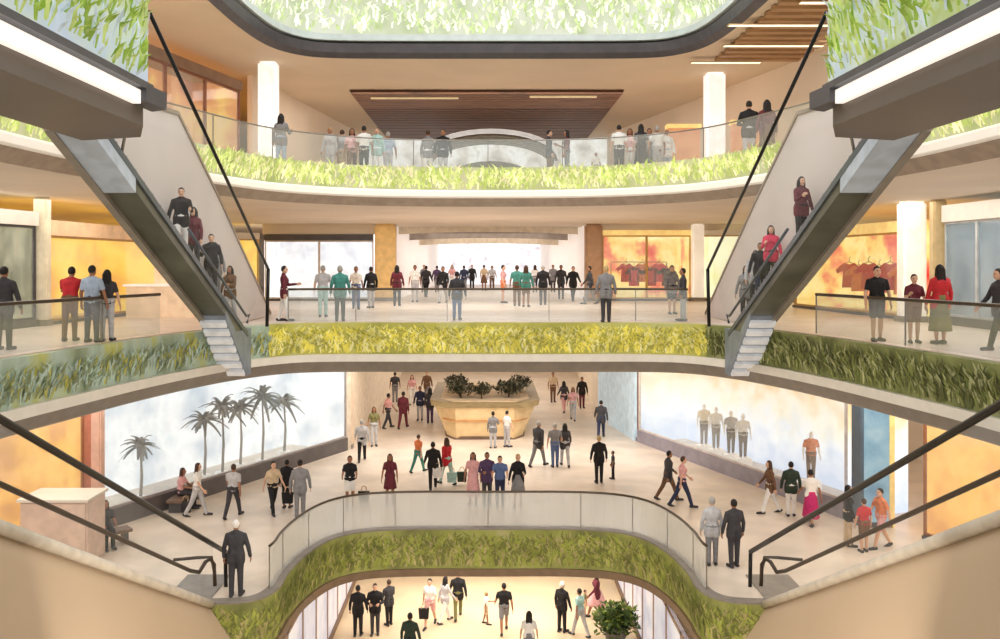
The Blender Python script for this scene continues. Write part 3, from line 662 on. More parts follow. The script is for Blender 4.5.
def fuse(bm, voxel, smooth=2, name='m'):
    bmesh.ops.recalc_face_normals(bm, faces=bm.faces)
    me = bpy.data.meshes.new(name); bm.to_mesh(me); bm.free()
    o = bpy.data.objects.new('tmp', me); COL.objects.link(o)
    m = o.modifiers.new('r','REMESH'); m.mode = 'VOXEL'; m.voxel_size = voxel; m.use_smooth_shade = True
    if smooth:
        sm = o.modifiers.new('s','SMOOTH'); sm.factor = .5; sm.iterations = smooth
    dg = bpy.context.evaluated_depsgraph_get(); r = bpy.data.meshes.new_from_object(o.evaluated_get(dg))
    bpy.data.objects.remove(o); bpy.data.meshes.remove(me); r.name = name
    for p in r.polygons: p.use_smooth = True
    return r
def joints(pose, fem):
    """pose: lean, legs ((hip,knee) x2), arms ((swing, abduct, elbow, inward) x2). Figure faces -Y."""
    J = {}; sh = .165 if fem else .19; hp = .085
    lean = math.radians(pose.get('lean',0)); hz = .93
    for i,s in ((0,-1),(1,1)):
        h,k = (math.radians(v) for v in pose['legs'][i])
        hip = V(s*hp,0,hz); kn = hip+.435*V(s*.02,-math.sin(h),-math.cos(h)); an = kn+.415*V(0,-math.sin(h-k),-math.cos(h-k))
        J['hip',i],J['knee',i],J['ank',i] = hip,kn,an
        f = h-k; J['toe',i] = an+V(s*.02,-.17*math.cos(f),-.055-.17*math.sin(-f)*0-.0+ (.17*math.sin(f) if f < -.25 else 0)); J['heel',i] = an+V(0,.045,-.045)
    def up(v): 
        v = Vector(v); y,z = v.y, v.z-hz
        return V(v.x, y*math.cos(lean)-z*math.sin(lean), y*math.sin(lean)+z*math.cos(lean)+hz)
    for i,s in ((0,-1),(1,1)):
        sw,ab,el,inw = (math.radians(v) for v in pose['arms'][i])
        p = up((s*sh,0,1.375)); ud = V(s*math.sin(ab), -math.sin(sw)*math.cos(ab), -math.cos(sw)*math.cos(ab))
        e = p+ud*.285; g = sw+el; fd = V(s*math.sin(ab)*.6-s*math.sin(inw), -math.sin(g), -math.cos(g)).normalized(); w = e+fd*.25
        J['sh',i],J['el',i],J['wr',i],J['fd',i] = p,e,w,fd
    J['up'] = up
    dz = .085-min(J['ank',0].z, J['ank',1].z)
    J['dz'] = dz
    return J
def torso(bm, J, fem, g=0., low=.93, high=True):
    up = J['up']; w = .92 if fem else 1.0
    cd = .102+g; wd = (.080 if fem else .094)+g*.8; hd = .114+g*.8
    for s in (-1,1):
        caps(bm, up((s*.095*w,0,1.31)), up((s*.06*w,.0,1.12)), cd, wd)
        caps(bm, up((s*.06*w,0,1.12)), up((s*.075,.0,.96)), wd, hd)
        caps(bm, up((s*.02,.01,1.435)), up((s*(.145 if fem else .17),0,1.375)), .058+g*.5, .050+g*.7)
        if fem: caps(bm, up((s*.07,-.07,1.29)), up((s*.07,-.085,1.27)), .06+g, .05+g)
        if low < .9: caps(bm, (s*.08,0,.95), (s*.085,0,low), hd, hd-.005)
    caps(bm, up((-.09,0,1.31)), up((.09,0,1.31)), cd, cd); caps(bm, up((-.06,0,.96)), up((.06,0,.96)), hd, hd)
    caps(bm, up((0,.0,1.15)), up((0,0,1.33)), wd, cd)
def body_mesh(pose, fem, name):
    J = joints(pose, fem); up = J['up']; bm = bmesh.new(); k = .88 if fem else 1.
    torso(bm, J, fem)
    caps(bm, up((0,.015,1.40)), up((0,.0,1.53)), .055*k, .05*k)
    nod = pose.get('nod',0)
    hc = up((0,-.015,1.605))
    ell(bm, hc, (.075,.095,.115)); ell(bm, hc+V(0,-.028,-.055), (.055,.062,.062))
    caps(bm, hc+V(0,-.09,.01), hc+V(0,-.108,-.02), .010, .014)
    for s in (-1,1): ell(bm, hc+V(s*.077,.005,-.01), (.012,.02,.03), 8)
    for i,s in ((0,-1),(1,1)):
        p,e,w,fd = (J[x,i] for x in ('sh','el','wr','fd'))
        caps(bm,p,e,.052*k,.040*k); caps(bm,e,w,.042*k,.027*k)
        side = fd.cross(V(s,0,0)); side = side.normalized() if side.length > .1 else V(0,-1,0)
        if side.y > 0: side = -side                                 # thumb side forwards
        nrm = fd.cross(side).normalized()
        cin = nrm if nrm.x*s < 0 else -nrm                           # palm faces the body
        for q,(o_,l,L) in enumerate(((.036,.092,.066),(.012,.096,.076),(-.012,.092,.070),(-.036,.084,.054))):
            kn_ = w+fd*l+side*o_*.95; caps(bm, w+side*o_*.45, kn_, .016, .012, 8)
            m1 = kn_+(fd*.93+cin*.35).normalized()*L*.55; m2 = m1+(fd*.6+cin*.75).normalized()*L*.5
            caps(bm,kn_,m1,.0095,.0085,6); caps(bm,m1,m2,.0085,.007,6)
        tb = w+fd*.03+side*.028; t1 = tb+(fd*.6+side*.75+cin*.2).normalized()*.045; t2 = t1+(fd*.9+side*.25+cin*.3).normalized()*.034
        caps(bm,tb,t1,.014,.011,6); caps(bm,t1,t2,.0105,.008,6)
        h,kn,an = (J[x,i] for x in ('hip','knee','ank'))
        caps(bm,h,kn,.088,.055); caps(bm,kn,kn+(an-kn)*.35,.054,.056); caps(bm,kn+(an-kn)*.35,an,.056,.036)
        caps(bm,J['heel',i],J['toe',i],.038,.03)
    me = fuse(bm, .0075, 1, name)
    ey = [hc+V(s*.032,-.088,.012) for s in (-1,1)]; mo = hc+V(0,-.09,-.062)
    for nm in ('skin','eye','lip'): me.materials.append(mat(nm, {'skin':(206,160,130),'eye':(40,30,26),'lip':(170,96,86)}[nm], .5))
    for p in me.polygons:
        c = p.center
        if c.y < hc.y-.05:
            if min((c-q).length for q in ey) < .014: p.material_index = 1
            elif abs(c.x) < .022 and abs(c.z-mo.z) < .008: p.material_index = 2
    me.transform(Matrix.Translation((0,0,J['dz'])))
    return me, J
def fin(bm, J, voxel, name, sm=2):
    me = fuse(bm, voxel, sm, name); me.transform(Matrix.Translation((0,0,J['dz']))); me.materials.append(mat('cloth white',(240,238,234),.8)); return me
def top_mesh(J, fem, kind):
    bm = bmesh.new(); g = .013 if kind == 'shirt' else .018
    torso(bm, J, fem, g, .90 if kind == 'shirt' else .80)
    up = J['up']
    if kind != 'shirt': caps(bm, up((0,.02,1.42)), up((0,.01,1.47)), .068,.064)
    for i in (0,1):
        p,e,w = J['sh',i],J['el',i],J['wr',i]; k = .88 if fem else 1.
        if kind == 'shirt': caps(bm,p,p+(e-p)*.62,.052*k+g,.046*k+g)
        else: caps(bm,p,e,.048*k+g*.8,.040*k+g*.8); caps(bm,e,e+(w-e)*.95,.040*k+g*.8,.028*k+g*.8)
    return fin(bm,J,.016,kind)
def leg_mesh(J, kind):
    bm = bmesh.new()
    caps(bm,(-.07,0,.97),(.07,0,.97),.128,.128)
    for i in (0,1):
        h,kn,an = (J[x,i] for x in ('hip','knee','ank'))
        caps(bm,(h.x*.9,0,.97),h,.122,.108)
        if kind == 'shorts': caps(bm,h,h+(kn-h)*.8,.108,.085)
        else: caps(bm,h,kn,.104,.072); caps(bm,kn,an+V(0,0,-.02),.073,.056)
    return fin(bm,J,.016,kind)
def skirt_mesh(J, hem):
    bm = bmesh.new(); n = 28; rings = []
    off = V(0,(J['knee',0].y+J['knee',1].y)/2*.6,0); spread = abs(J['knee',0].y-J['knee',1].y)*.5
    for k in range(8):
        t = k/7; z = 1.06-(1.06-hem)*t; rx = .135+.095*t**.7; ry = .12+(.07+spread)*t**.8
        if hem < .4: rx *= 1.05
        rings.append([bm.verts.new((rx*math.cos(2*PI*j/n)*(1+.05*t*math.sin(j*PI/2)), off.y*t+ry*math.sin(2*PI*j/n)*(1+.05*t*math.cos(j*PI/2)), z)) for j in range(n)])
    for A,B in zip(rings, rings[1:]):
        for j in range(n): bm.faces.new((A[j],A[(j+1)%n],B[(j+1)%n],B[j]))
    bm.faces.new(rings[0]); bm.faces.new(rings[-1][::-1])
    bmesh.ops.recalc_face_normals(bm, faces=bm.faces)
    me = bpy.data.meshes.new('skirt'); bm.to_mesh(me); bm.free(); me.transform(Matrix.Translation((0,0,J['dz'])))
    for p in me.polygons: p.use_smooth = True
    me.materials.append(mat('cloth white',(240,238,234))); return me
def hair_mesh(J, long):
    up = J['up']; hc = up((0,-.015,1.605)); bm = bmesh.new()
    ell(bm, hc+V(0,.012,.022), (.084,.098,.108), 20)
    dl = [v for v in bm.verts if (v.co.y < hc.y-.045 and v.co.z < hc.z+.058) or (v.co.z < hc.z-.05 and v.co.y < hc.y+.03) or v.co.z < hc.z-.075]
    bmesh.ops.delete(bm, geom=dl, context='VERTS')
    bmesh.ops.solidify(bm, geom=bm.faces[:], thickness=.014)
    if long:
        for s in (-1,0,1): caps(bm, hc+V(s*.045,.045,.0), hc+V(s*.065,.075,-.24), .055,.04)
        for s in (-1,1): caps(bm, hc+V(s*.07,.0,.03), hc+V(s*.085,-.0,-.16), .028,.022)
    return fin(bm,J,.011,'hair')
def shoe_mesh(J, i):
    bm = bmesh.new(); caps(bm,J['heel',i]+V(0,0,-.0),J['toe',i]+V(0,-.01,.0),.05,.042); caps(bm,J['ank',i]+V(0,0,-.03),J['heel',i],.045,.048)
    return fin(bm,J,.014,'shoe',1)
POSES = {
 'stand': dict(legs=((2,0),(-2,2)), arms=((5,17,12,4),(2,16,10,4))),
 'walk':  dict(legs=((24,6),(-20,14)), arms=((-22,14,14,0),(24,14,24,0)), lean=3),
 'stroll':dict(legs=((-18,12),(20,4)), arms=((20,14,20,0),(-16,14,10,0)), lean=2),
 'rail':  dict(legs=((3,2),(-6,2)), arms=((38,12,42,6),(38,12,42,6)), lean=10),
 'phone': dict(legs=((2,2),(-3,2)), arms=((22,14,92,14),(4,16,12,2))),
 'cross': dict(legs=((1,0),(-1,0)), arms=((20,16,74,40),(20,16,74,40))),
 'bag':   dict(legs=((10,4),(-8,6)), arms=((2,18,4,0),(26,14,70,10))),
 'sit':   dict(legs=((86,84),(88,88)), arms=((32,10,48,14),(30,10,50,14)), lean=6),
}
_PC = {}
def parts(pose, fem):
    k = (pose,fem)
    if k not in _PC:
        b,J = body_mesh(POSES[pose], fem, 'person_'+pose); _PC[k] = dict(body=b, J=J, c={})
    return _PC[k]
def part(pose, fem, what):
    P = parts(pose,fem)
    if what not in P['c']:
        J = P['J']
        P['c'][what] = (top_mesh(J,fem,what) if what in ('shirt','jacket') else leg_mesh(J,what) if what in ('trousers','shorts') else
            skirt_mesh(J,.52) if what == 'skirt' else skirt_mesh(J,.28) if what == 'long_skirt' else hair_mesh(J, what == 'long_hair') if 'hair' in what else shoe_mesh(J,int(what[-1])))
    return P['c'][what]
CL = {'black':(30,28,30),'charcoal':(62,60,64),'grey':(134,132,134),'light grey':(190,188,190),'white':(240,238,236),'navy':(44,50,78),'blue':(92,112,156),'pale blue':(166,184,206),
      'red':(196,44,52),'crimson':(214,60,92),'maroon':(104,40,52),'magenta':(196,48,112),'pink':(226,170,170),'teal':(72,138,128),'pale teal':(170,206,200),'beige':(206,182,150),'brown':(112,80,58),'olive':(120,116,72),
      'purple':(84,62,96),'orange':(222,128,78),'dark green':(46,60,48),'cream':(236,224,204)}
HC = {'d':(28,22,20),'b':(74,50,34),'l':(200,170,120),'g':(170,166,160),'w':(235,230,222)}
SK = [(214,170,142),(196,148,118),(226,186,160),(160,112,84)]
def cloth(c): return mat('cloth '+c, CL[c], .8, var=.12, scale=9)
def setm(o, m):
    o.material_slots[0].link = 'OBJECT'; o.material_slots[0].material = m
USED = {}
def person(loc, rz, pose, fem, top, tk, bot, bk, hair, long, where, h=1.72, group=None, shoes='charcoal', cat='person'):
    P = parts(pose,fem); o = bpy.data.objects.new('person', P['body']); COL.objects.link(o)
    o.location = loc; o.rotation_euler = (0,0,rz); k = h/1.72; o.scale = (k,k,k)
    setm(o, mat('skin %d' % R.randrange(4), SK[R.randrange(4)], .5, var=.05))
    def ch(nm, me, m):
        c = bpy.data.objects.new(nm, me); COL.objects.link(c); c.parent = o; setm(c, m)
    ch('hair', part(pose,fem,'long_hair' if long else 'hair'), mat('hair '+hair, HC[hair], .6))
    ch(tk, part(pose,fem,tk), cloth(top))
    ch('skirt' if 'skirt' in bk else bk, part(pose,fem,bk), cloth(bot))
    for i in (0,1): ch('shoe', part(pose,fem,'shoe%d' % i), cloth(shoes))
    bl = {'long_skirt':'long skirt'}.get(bk,bk)
    out = ('%s dress' % top) if (top == bot and 'skirt' in bk) else ('%s suit' % top if (top == bot and tk == 'jacket' and bk == 'trousers') else '%s %s, %s %s' % (top, tk, bot, bl))
    lab = 'person in %s, %s' % (out, where)
    if lab in USED: print('DUP LABEL', lab)
    USED[lab] = 1
    tag(o, lab, cat, group); return o
FAC = {'f':0,'b':PI,'r':PI/2,'l':-PI/2,'fl':-.7,'fr':.7,'bl':PI+.7,'br':PI-.7}
def crowd(lev, rows, group):
    for px,py,face,pose,fem,top,tk,bot,bk,hair,long,where,*h in rows:
        if lev == 3: d = py; p = V((px-CX)/F*d, d, L3)
        else: p = on_floor(px,py,lev)
        person(p, FAC[face]+R.uniform(-.2,.2), pose, fem, top,tk,bot,bk,hair,long,where, h[0] if h else 1.74, group)
J_, S_, T_, H_, K_, LK = 'jacket','shirt','trousers','shorts','skirt','long_skirt'
crowd(0, [
 (358,636,'b','stand',0,'black',J_,'black',T_,'d',0,'leftmost of three dark figures on the ground level'),
 (375,634,'f','cross',0,'black',J_,'charcoal',T_,'d',0,'middle of three dark figures on the ground level'),
 (389,625,'bl','phone',0,'charcoal',J_,'black',T_,'b',0,'rightmost of three dark figures on the ground level',1.6),
 (410,668,'b','stand',0,'dark green',J_,'black',T_,'d',0,'cut off by the bottom edge, left of centre'),
 (430,626,'f','walk',1,'white',S_,'pink',H_,'d',0,'ground level, beside a dark bag carrier, left of centre'),
 (445,622,'br','stroll',1,'light grey',J_,'white',T_,'d',1,'ground level, second of the centre left trio',1.66),
 (458,618,'b','walk',0,'black',J_,'olive',T_,'d',0,'ground level, third of the centre left trio'),
 (486,624,'r','bag',1,'white',S_,'beige',H_,'l',0,'small child left of the black shirted walker',1.15),
 (504,632,'b','walk',0,'black',S_,'grey',H_,'d',0,'ground level just right of centre'),
 (529,666,'b','stand',1,'white',S_,'grey',K_,'d',1,'cut off by the bottom edge, right of centre'),
 (562,632,'br','stand',0,'black',J_,'black',T_,'w',0,'ground level beside a pale shirted companion'),
 (580,636,'bl','stroll',1,'pale teal',S_,'light grey',T_,'d',0,'ground level, right of the white haired suit',1.66),
 (585,616,'r','stand',0,'olive',S_,'beige',H_,'b',0,'small child near the potted tree on the ground level',.95),
 (597,618,'l','walk',1,'maroon',J_,'pink',K_,'d',1,'ground level, right hand end, near the potted tree'),
], 'shoppers on the ground level')
crowd(1, [
 (350,507,'f','rail',1,'black',S_,'white',H_,'b',0,'standing at the left end of the curved lower railing'),
 (390,503,'f','stand',1,'maroon',S_,'maroon',K_,'b',1,'by the lower railing, left of centre',1.66),
 (433,489,'b','walk',0,'black',J_,'black',T_,'d',0,'lower concourse, holding a white bag, left of centre'),
 (447,484,'bl','stroll',1,'red',J_,'pale teal',T_,'b',1,'lower concourse beside the black suited walker'),
 (418,472,'br','walk',1,'orange',S_,'teal',T_,'b',0,'lower concourse behind the black suited walker',1.5),
 (473,504,'f','stand',1,'pink',S_,'pink',LK,'d',1,'first in the row of four at the centre railing'),
 (487,504,'f','cross',0,'purple',J_,'charcoal',T_,'d',0,'second in the row of four at the centre railing'),
 (500,505,'f','rail',0,'blue',S_,'navy',T_,'d',0,'third in the row of four at the centre railing',1.68),
 (518,506,'f','bag',1,'black',J_,'grey',K_,'l',0,'last in the row of four at the centre railing'),
 (538,466,'br','walk',0,'charcoal',J_,'grey',T_,'g',0,'tallest figure just right of the kiosk',1.85),
 (555,467,'b','stand',0,'grey',S_,'blue',T_,'g',0,'left one of a couple beyond the kiosk'),
 (565,466,'b','stroll',1,'charcoal',J_,'light grey',T_,'d',1,'right one of a couple beyond the kiosk'),
 (599,483,'b','stand',0,'black',J_,'black',T_,'l',0,'lower concourse at right, standing alone beside a child'),
 (613,479,'l','stand',0,'charcoal',S_,'black',T_,'d',0,'small child beside the lone black suit',1.05),
 (493,448,'b','phone',1,'grey',J_,'light grey',T_,'d',0,'left of two against the kiosk front',1.6),
 (507,447,'br','stand',1,'white',S_,'light grey',T_,'d',0,'right of two against the kiosk front',1.6),
 (601,438,'b','walk',0,'charcoal',J_,'navy',T_,'d',0,'lower concourse before the pale blue wall',1.8),
 (582,408,'f','stand',0,'black',J_,'maroon',T_,'d',0,'deep in the lower concourse, right, darkest one'),
 (564,412,'b','walk',1,'charcoal',J_,'pink',T_,'d',1,'deep in the lower concourse beside the kiosk, right'),
 (573,420,'f','stroll',1,'pink',S_,'light grey',T_,'b',1,'deep in the lower concourse, pale, right'),
 (553,402,'f','stand',0,'beige',S_,'brown',T_,'d',0,'far back by the right edge of the kiosk'),
 (362,461,'b','walk',0,'light grey',J_,'black',T_,'g',0,'lower concourse at left, walking to the back'),
 (374,446,'f','stand',1,'olive',S_,'light grey',T_,'b',1,'lower concourse at left by the cream wall'),
 (388,428,'br','stroll',1,'pink',S_,'charcoal',T_,'d',0,'far left crowd beside the tall maroon figure'),
 (403,428,'b','walk',0,'maroon',J_,'maroon',T_,'d',0,'far left crowd of the lower concourse, tallest',1.85),
 (420,420,'f','stand',0,'navy',J_,'light grey',T_,'d',0,'far left crowd near the kiosk, left of two'),
 (430,423,'b','stand',1,'charcoal',J_,'purple',T_,'d',1,'far left crowd near the kiosk, right of two',1.8),
 (412,404,'f','walk',1,'pink',S_,'white',T_,'b',1,'farthest left crowd, pale one behind the maroon suit'),
 (395,402,'b','stand',0,'charcoal',S_,'grey',T_,'d',0,'farthest left crowd beside the cream wall'),
 (427,400,'f','stroll',0,'brown',J_,'grey',T_,'b',0,'farthest left crowd next to the kiosk rim'),
 (197,516,'r','stroll',1,'white',S_,'light grey',T_,'b',1,'walking before the white window, near the seated one'),
 (233,517,'b','walk',0,'light grey',S_,'charcoal',T_,'b',0,'walking alone before the middle of the white window'),
 (273,513,'fr','walk',1,'beige',S_,'black',T_,'d',0,'left of three by the white window end'),
 (287,508,'b','stand',0,'black',J_,'black',H_,'d',0,'middle of three by the white window end',1.6),
 (300,518,'b','stand',0,'grey',J_,'grey',T_,'d',0,'right of three by the white window end',1.85),
 (668,500,'r','walk',0,'charcoal',J_,'brown',T_,'d',0,'striding by the right railing bend, left of two'),
 (682,507,'r','walk',1,'pink',S_,'navy',T_,'b',0,'striding by the right railing bend, right of two'),
 (712,565,'b','stand',1,'light grey',J_,'grey',T_,'g',0,'at the lower right landing, paler of the pair',1.82),
 (734,567,'b','stand',0,'charcoal',J_,'charcoal',T_,'d',0,'at the lower right landing, darker of the pair',1.8),
 (770,513,'l','stroll',1,'brown',J_,'white',T_,'b',1,'left of three before the white and orange window'),
 (791,516,'b','stand',0,'dark green',J_,'white',T_,'d',0,'middle of three before the white and orange window'),
 (811,524,'b','walk',1,'white',S_,'magenta',LK,'d',0,'right of three before the white and orange window'),
 (848,546,'r','stand',1,'black',J_,'beige',T_,'d',1,'left of three by the orange shop at lower right'),
 (864,552,'b','stand',1,'red',S_,'brown',H_,'b',0,'middle of three by the orange shop at lower right',1.5),
 (881,548,'l','stroll',0,'orange',S_,'pink',H_,'d',0,'right of three by the orange shop at lower right'),
 (236,596,'b','stand',0,'charcoal',J_,'charcoal',T_,'w',0,'at the foot of the lower left escalator',1.85),
], 'shoppers on the lower gallery')
# two seated on the window plinth / low block at left
def bench(p, rz, label):
    e = empty('bench', (p.x,p.y,L1), label, 'bench', None, rz)
    bm = bmesh.new(); box(bm,-.7,.7,-.25,.25,.34,.42); build('seat', bm, mat('brown plinth',(120,96,80)), e)
    for x in (-.55,.55):
        bm = bmesh.new(); box(bm,x-.05,x+.05,-.2,.2,0,.34); build('leg', bm, DGREY, e)
for px,py,face,top,bot,w,lb in ((105,546,'fr','charcoal','black','seated low before the amber shop at far left','short dark bench before the amber shop at far left'),(181,508,'r','pink','charcoal','seated at the plinth of the white window','short dark bench at the plinth of the white window')):
    p = on_floor(px,py,1); rz = FAC[face]
    bench(p+V(math.sin(-rz)*-.0,0,0), rz, lb)
    person(V(p.x-math.sin(rz)*.02, p.y, L1), rz, 'sit', 1, top, S_, bot, T_, 'b', 1, w, 1.74, 'shoppers on the lower gallery')
crowd(2, [
 (70,341,'b','rail',0,'red',S_,'brown',T_,'d',0,'first of three at the left middle railing'),
 (92,342,'b','stand',0,'pale blue',S_,'navy',T_,'d',0,'second of three at the left middle railing',1.76),
 (107,341,'b','stand',1,'charcoal',S_,'light grey',T_,'d',1,'last of three at the left middle railing',1.66),
 (4,350,'b','stand',0,'charcoal',J_,'charcoal',T_,'d',0,'cut off by the left edge on the middle gallery'),
 (877,341,'f','stand',0,'black',S_,'charcoal',H_,'d',0,'first of three at the right middle railing'),
 (914,343,'f','phone',1,'maroon',S_,'brown',H_,'d',0,'second of three at the right middle railing, smaller',1.56),
 (940,344,'b','stand',1,'red',J_,'olive',LK,'d',1,'last of three at the right middle railing',1.78),
 (1000,350,'l','stroll',0,'charcoal',J_,'black',T_,'d',0,'cut off by the right edge on the middle gallery'),
 (284,321,'r','bag',1,'maroon',J_,'white',T_,'d',0,'beside the foot of the left upper escalator'),
 (323,317,'b','stand',0,'light grey',S_,'pale teal',T_,'g',0,'middle gallery, left of the green jacket'),
 (340,321,'b','stand',0,'teal',J_,'dark green',T_,'g',0,'middle gallery railing before the white back shop'),
 (356,309,'f','stroll',1,'white',S_,'blue',T_,'d',0,'middle gallery between the railing and the white shop'),
 (371,308,'bl','stand',0,'black',J_,'light grey',T_,'d',0,'middle gallery near the left tan column',1.68),
 (397,306,'b','stand',1,'maroon',J_,'black',T_,'d',1,'middle gallery right in front of the left tan column'),
 (457,320,'b','stand',0,'charcoal',J_,'blue',T_,'d',0,'short one at the middle railing left of centre',1.55),
 (443,303,'f','walk',0,'black',J_,'light grey',T_,'d',0,'middle hall, between white shirt and short one'),
 (415,302,'f','stand',1,'white',S_,'light grey',T_,'d',0,'middle hall entrance, palest figure at left'),
 (426,297,'b','stroll',0,'charcoal',J_,'black',T_,'d',0,'middle hall behind the palest figure'),
 (503,303,'r','stand',1,'pink',S_,'orange',H_,'d',0,'middle hall centre, left of the teal pair'),
 (517,306,'b','stand',0,'teal',S_,'brown',T_,'b',0,'left one of the teal pair in the middle hall'),
 (526,307,'b','stand',1,'teal',J_,'brown',H_,'b',1,'right one of the teal pair in the middle hall'),
 (543,305,'b','stand',0,'black',J_,'charcoal',T_,'g',0,'middle hall, to the right of the teal pair'),
 (561,299,'f','stand',0,'charcoal',J_,'charcoal',T_,'d',0,'middle hall near the right brown column, left of two'),
 (573,301,'f','walk',0,'black',J_,'black',T_,'d',0,'middle hall near the right brown column, right of two'),
 (590,304,'l','stroll',1,'charcoal',J_,'grey',T_,'d',0,'in front of the right brown column'),
 (606,322,'b','stand',0,'grey',J_,'charcoal',T_,'l',0,'alone at the middle railing right of centre'),
 (672,314,'f','stand',1,'grey',J_,'black',H_,'d',0,'before the white column near the right upper escalator'),
 (683,321,'l','stand',0,'charcoal',J_,'light grey',T_,'d',0,'beside the foot of the right upper escalator',1.66),
 (424,292,'f','stand',1,'grey',J_,'grey',T_,'d',0,'far end of the middle hall, leftmost'),
 (437,292,'b','walk',0,'purple',J_,'grey',T_,'d',0,'far end of the middle hall, second from left'),
 (452,291,'f','stand',1,'pink',S_,'white',T_,'b',1,'far end of the middle hall, third from left'),
 (464,292,'b','stroll',0,'navy',J_,'grey',T_,'d',0,'far end of the middle hall, left of middle'),
 (472,290,'f','stand',0,'black',J_,'black',T_,'d',0,'far end of the middle hall, dark one at the middle'),
 (484,291,'b','stand',1,'beige',S_,'brown',K_,'b',0,'far end of the middle hall, right of middle'),
 (492,290,'f','walk',0,'light grey',S_,'brown',T_,'d',0,'far end of the middle hall, third from right'),
 (535,292,'b','stand',1,'white',S_,'grey',T_,'b',1,'far end of the middle hall, second from right'),
 (553,292,'f','stand',0,'grey',J_,'charcoal',T_,'d',0,'far end of the middle hall, rightmost'),
], 'shoppers on the middle gallery')
crowd(3, [
 (281,29.4,'b','phone',1,'grey',J_,'pale blue',T_,'d',1,'beside the bright white column on the upper gallery',1.8),
 (330,32.0,'f','stand',1,'light grey',J_,'light grey',T_,'l',0,'upper gallery left group, leftmost'),
 (342,32.2,'b','stroll',0,'grey',S_,'beige',T_,'b',0,'upper gallery left group, second'),
 (352,31.8,'f','walk',1,'pink',S_,'brown',T_,'d',1,'upper gallery left group, third'),
 (364,31.6,'b','stand',0,'white',S_,'black',T_,'d',0,'upper gallery left group, with darkest trousers'),
 (377,32.0,'f','stand',1,'pale teal',J_,'white',T_,'b',0,'upper gallery left group, second from its right end'),
 (388,33.0,'b','stand',0,'pale blue',S_,'light grey',T_,'g',0,'upper gallery left group, rightmost'),
 (428,32.6,'b','stand',1,'grey',J_,'white',T_,'b',0,'under the upper timber panel, left of black jacket'),
 (443,32.4,'f','stand',0,'black',J_,'light grey',T_,'d',0,'upper gallery under the timber panel, darkest at left'),
 (549,32.6,'r','stand',0,'charcoal',J_,'brown',T_,'d',0,'under the upper timber panel, left of right pair'),
 (567,32.6,'l','phone',1,'maroon',S_,'grey',T_,'d',1,'under the upper timber panel, right of right pair'),
 (596,34.0,'f','stand',1,'white',S_,'light grey',T_,'b',0,'small child at the upper railing',1.1),
 (619,31.4,'b','stand',0,'white',S_,'charcoal',T_,'d',0,'upper gallery right group, leftmost'),
 (630,32.2,'f','stand',1,'pink',S_,'white',T_,'b',1,'upper gallery right group, second'),
 (641,31.2,'b','stand',1,'charcoal',S_,'charcoal',LK,'d',1,'upper gallery right group, darkest'),
 (649,31.8,'f','walk',1,'light grey',J_,'grey',T_,'d',0,'upper gallery right group, just after the darkest'),
 (657,31.6,'b','stand',0,'white',S_,'light grey',T_,'g',0,'upper gallery right group, second from its right end'),
 (667,32.4,'f','stand',1,'white',J_,'pale blue',T_,'l',0,'upper gallery right group, rightmost'),
 (749,28.2,'b','cross',0,'black',J_,'light grey',T_,'d',0,'left of the couple near the right black handrail',2.0),
 (767,28.0,'b','stand',1,'maroon',J_,'brown',LK,'d',1,'right of the couple near the right black handrail',2.0),
], 'shoppers on the upper gallery')
# riders on the upper escalators
for s, rows in ((-1,((21.1,.32,'black','white',0,'highest rider on the left upper escalator, in front'),(21.6,.32,'maroon','charcoal',1,'second rider on the left upper escalator'),(23.0,.3,'black','charcoal',0,'third rider on the left upper escalator, bent dark figure'),(23.8,.34,'grey','grey',1,'fourth rider on the left upper escalator'),(24.95,.32,'brown','light grey',1,'lowest rider on the left upper escalator'))),
                (1,((20.6,.32,'maroon','black',1,'highest rider on the right upper escalator'),(22.8,.32,'crimson','black',1,'second rider on the right upper escalator'),(23.4,.32,'black','navy',0,'third rider on the right upper escalator'),(24.2,.32,'light grey','charcoal',0,'fourth rider on the right upper escalator'),(24.95,.32,'grey','charcoal',1,'lowest rider on the right upper escalator')))):
    e, xi, zs = ESC[s]
    for d,o_,top,bot,fem,w in rows:
        k = 22; st = 10.0/k; i = int((25.2-d)/st); dd = 25.2-(i+.5)*st; z = zs(25.2-(i+1)*st)
        person(V(xi(dd)+s*o_, dd, z), (0 if s < 0 else 0)+R.uniform(-.3,.3), R.choice(['stand','phone','bag']), fem, top, J_, bot, T_, 'd', fem, w, 1.55, 'escalator riders')

# ------------------------------------------------------------------ bags carried or set down
def bag(loc, c, label, sc=1.):
    e = empty('shopping_bag', loc, label, 'bag'); e.scale = (sc,sc,sc)
    bm = bmesh.new(); prism(bm, [(-.16,0),(.16,0),(.19,.36),(-.19,.36)], 'y', -.06, .06); build('bag_body', bm, cloth(c), e)
    for y in (-.05,.05):
        bm = bmesh.new(); tube(bm, [(-.09,y,.35),(-.07,y,.5),(0,y,.54),(.07,y,.5),(.09,y,.35)], .01, 6); build('handle', bm, cloth('beige'), e)
for px,py,lev,z,c,w in ((438,489,1,.42,'white','white paper shopping bag held by the black suited walker'),(364,503,1,.05,'black','black bag on the floor near the lower left railing'),(288,512,1,.3,'black','black shopping bag before the right end of the white window'),
                        (186,512,1,.0,'charcoal','charcoal bag on the floor at the white window plinth'),(452,486,1,.15,'pale teal','pale teal shopping bag beside the red jacketed person'),(462,484,1,.1,'dark green','dark green shopping bag right of the red jacketed person'),(424,628,0,.35,'black','black bag beside the white shirted ground level walker')):
    p = on_floor(px,py,lev); bag((p.x,p.y-.05,p.z+z), c, w, 1.0)

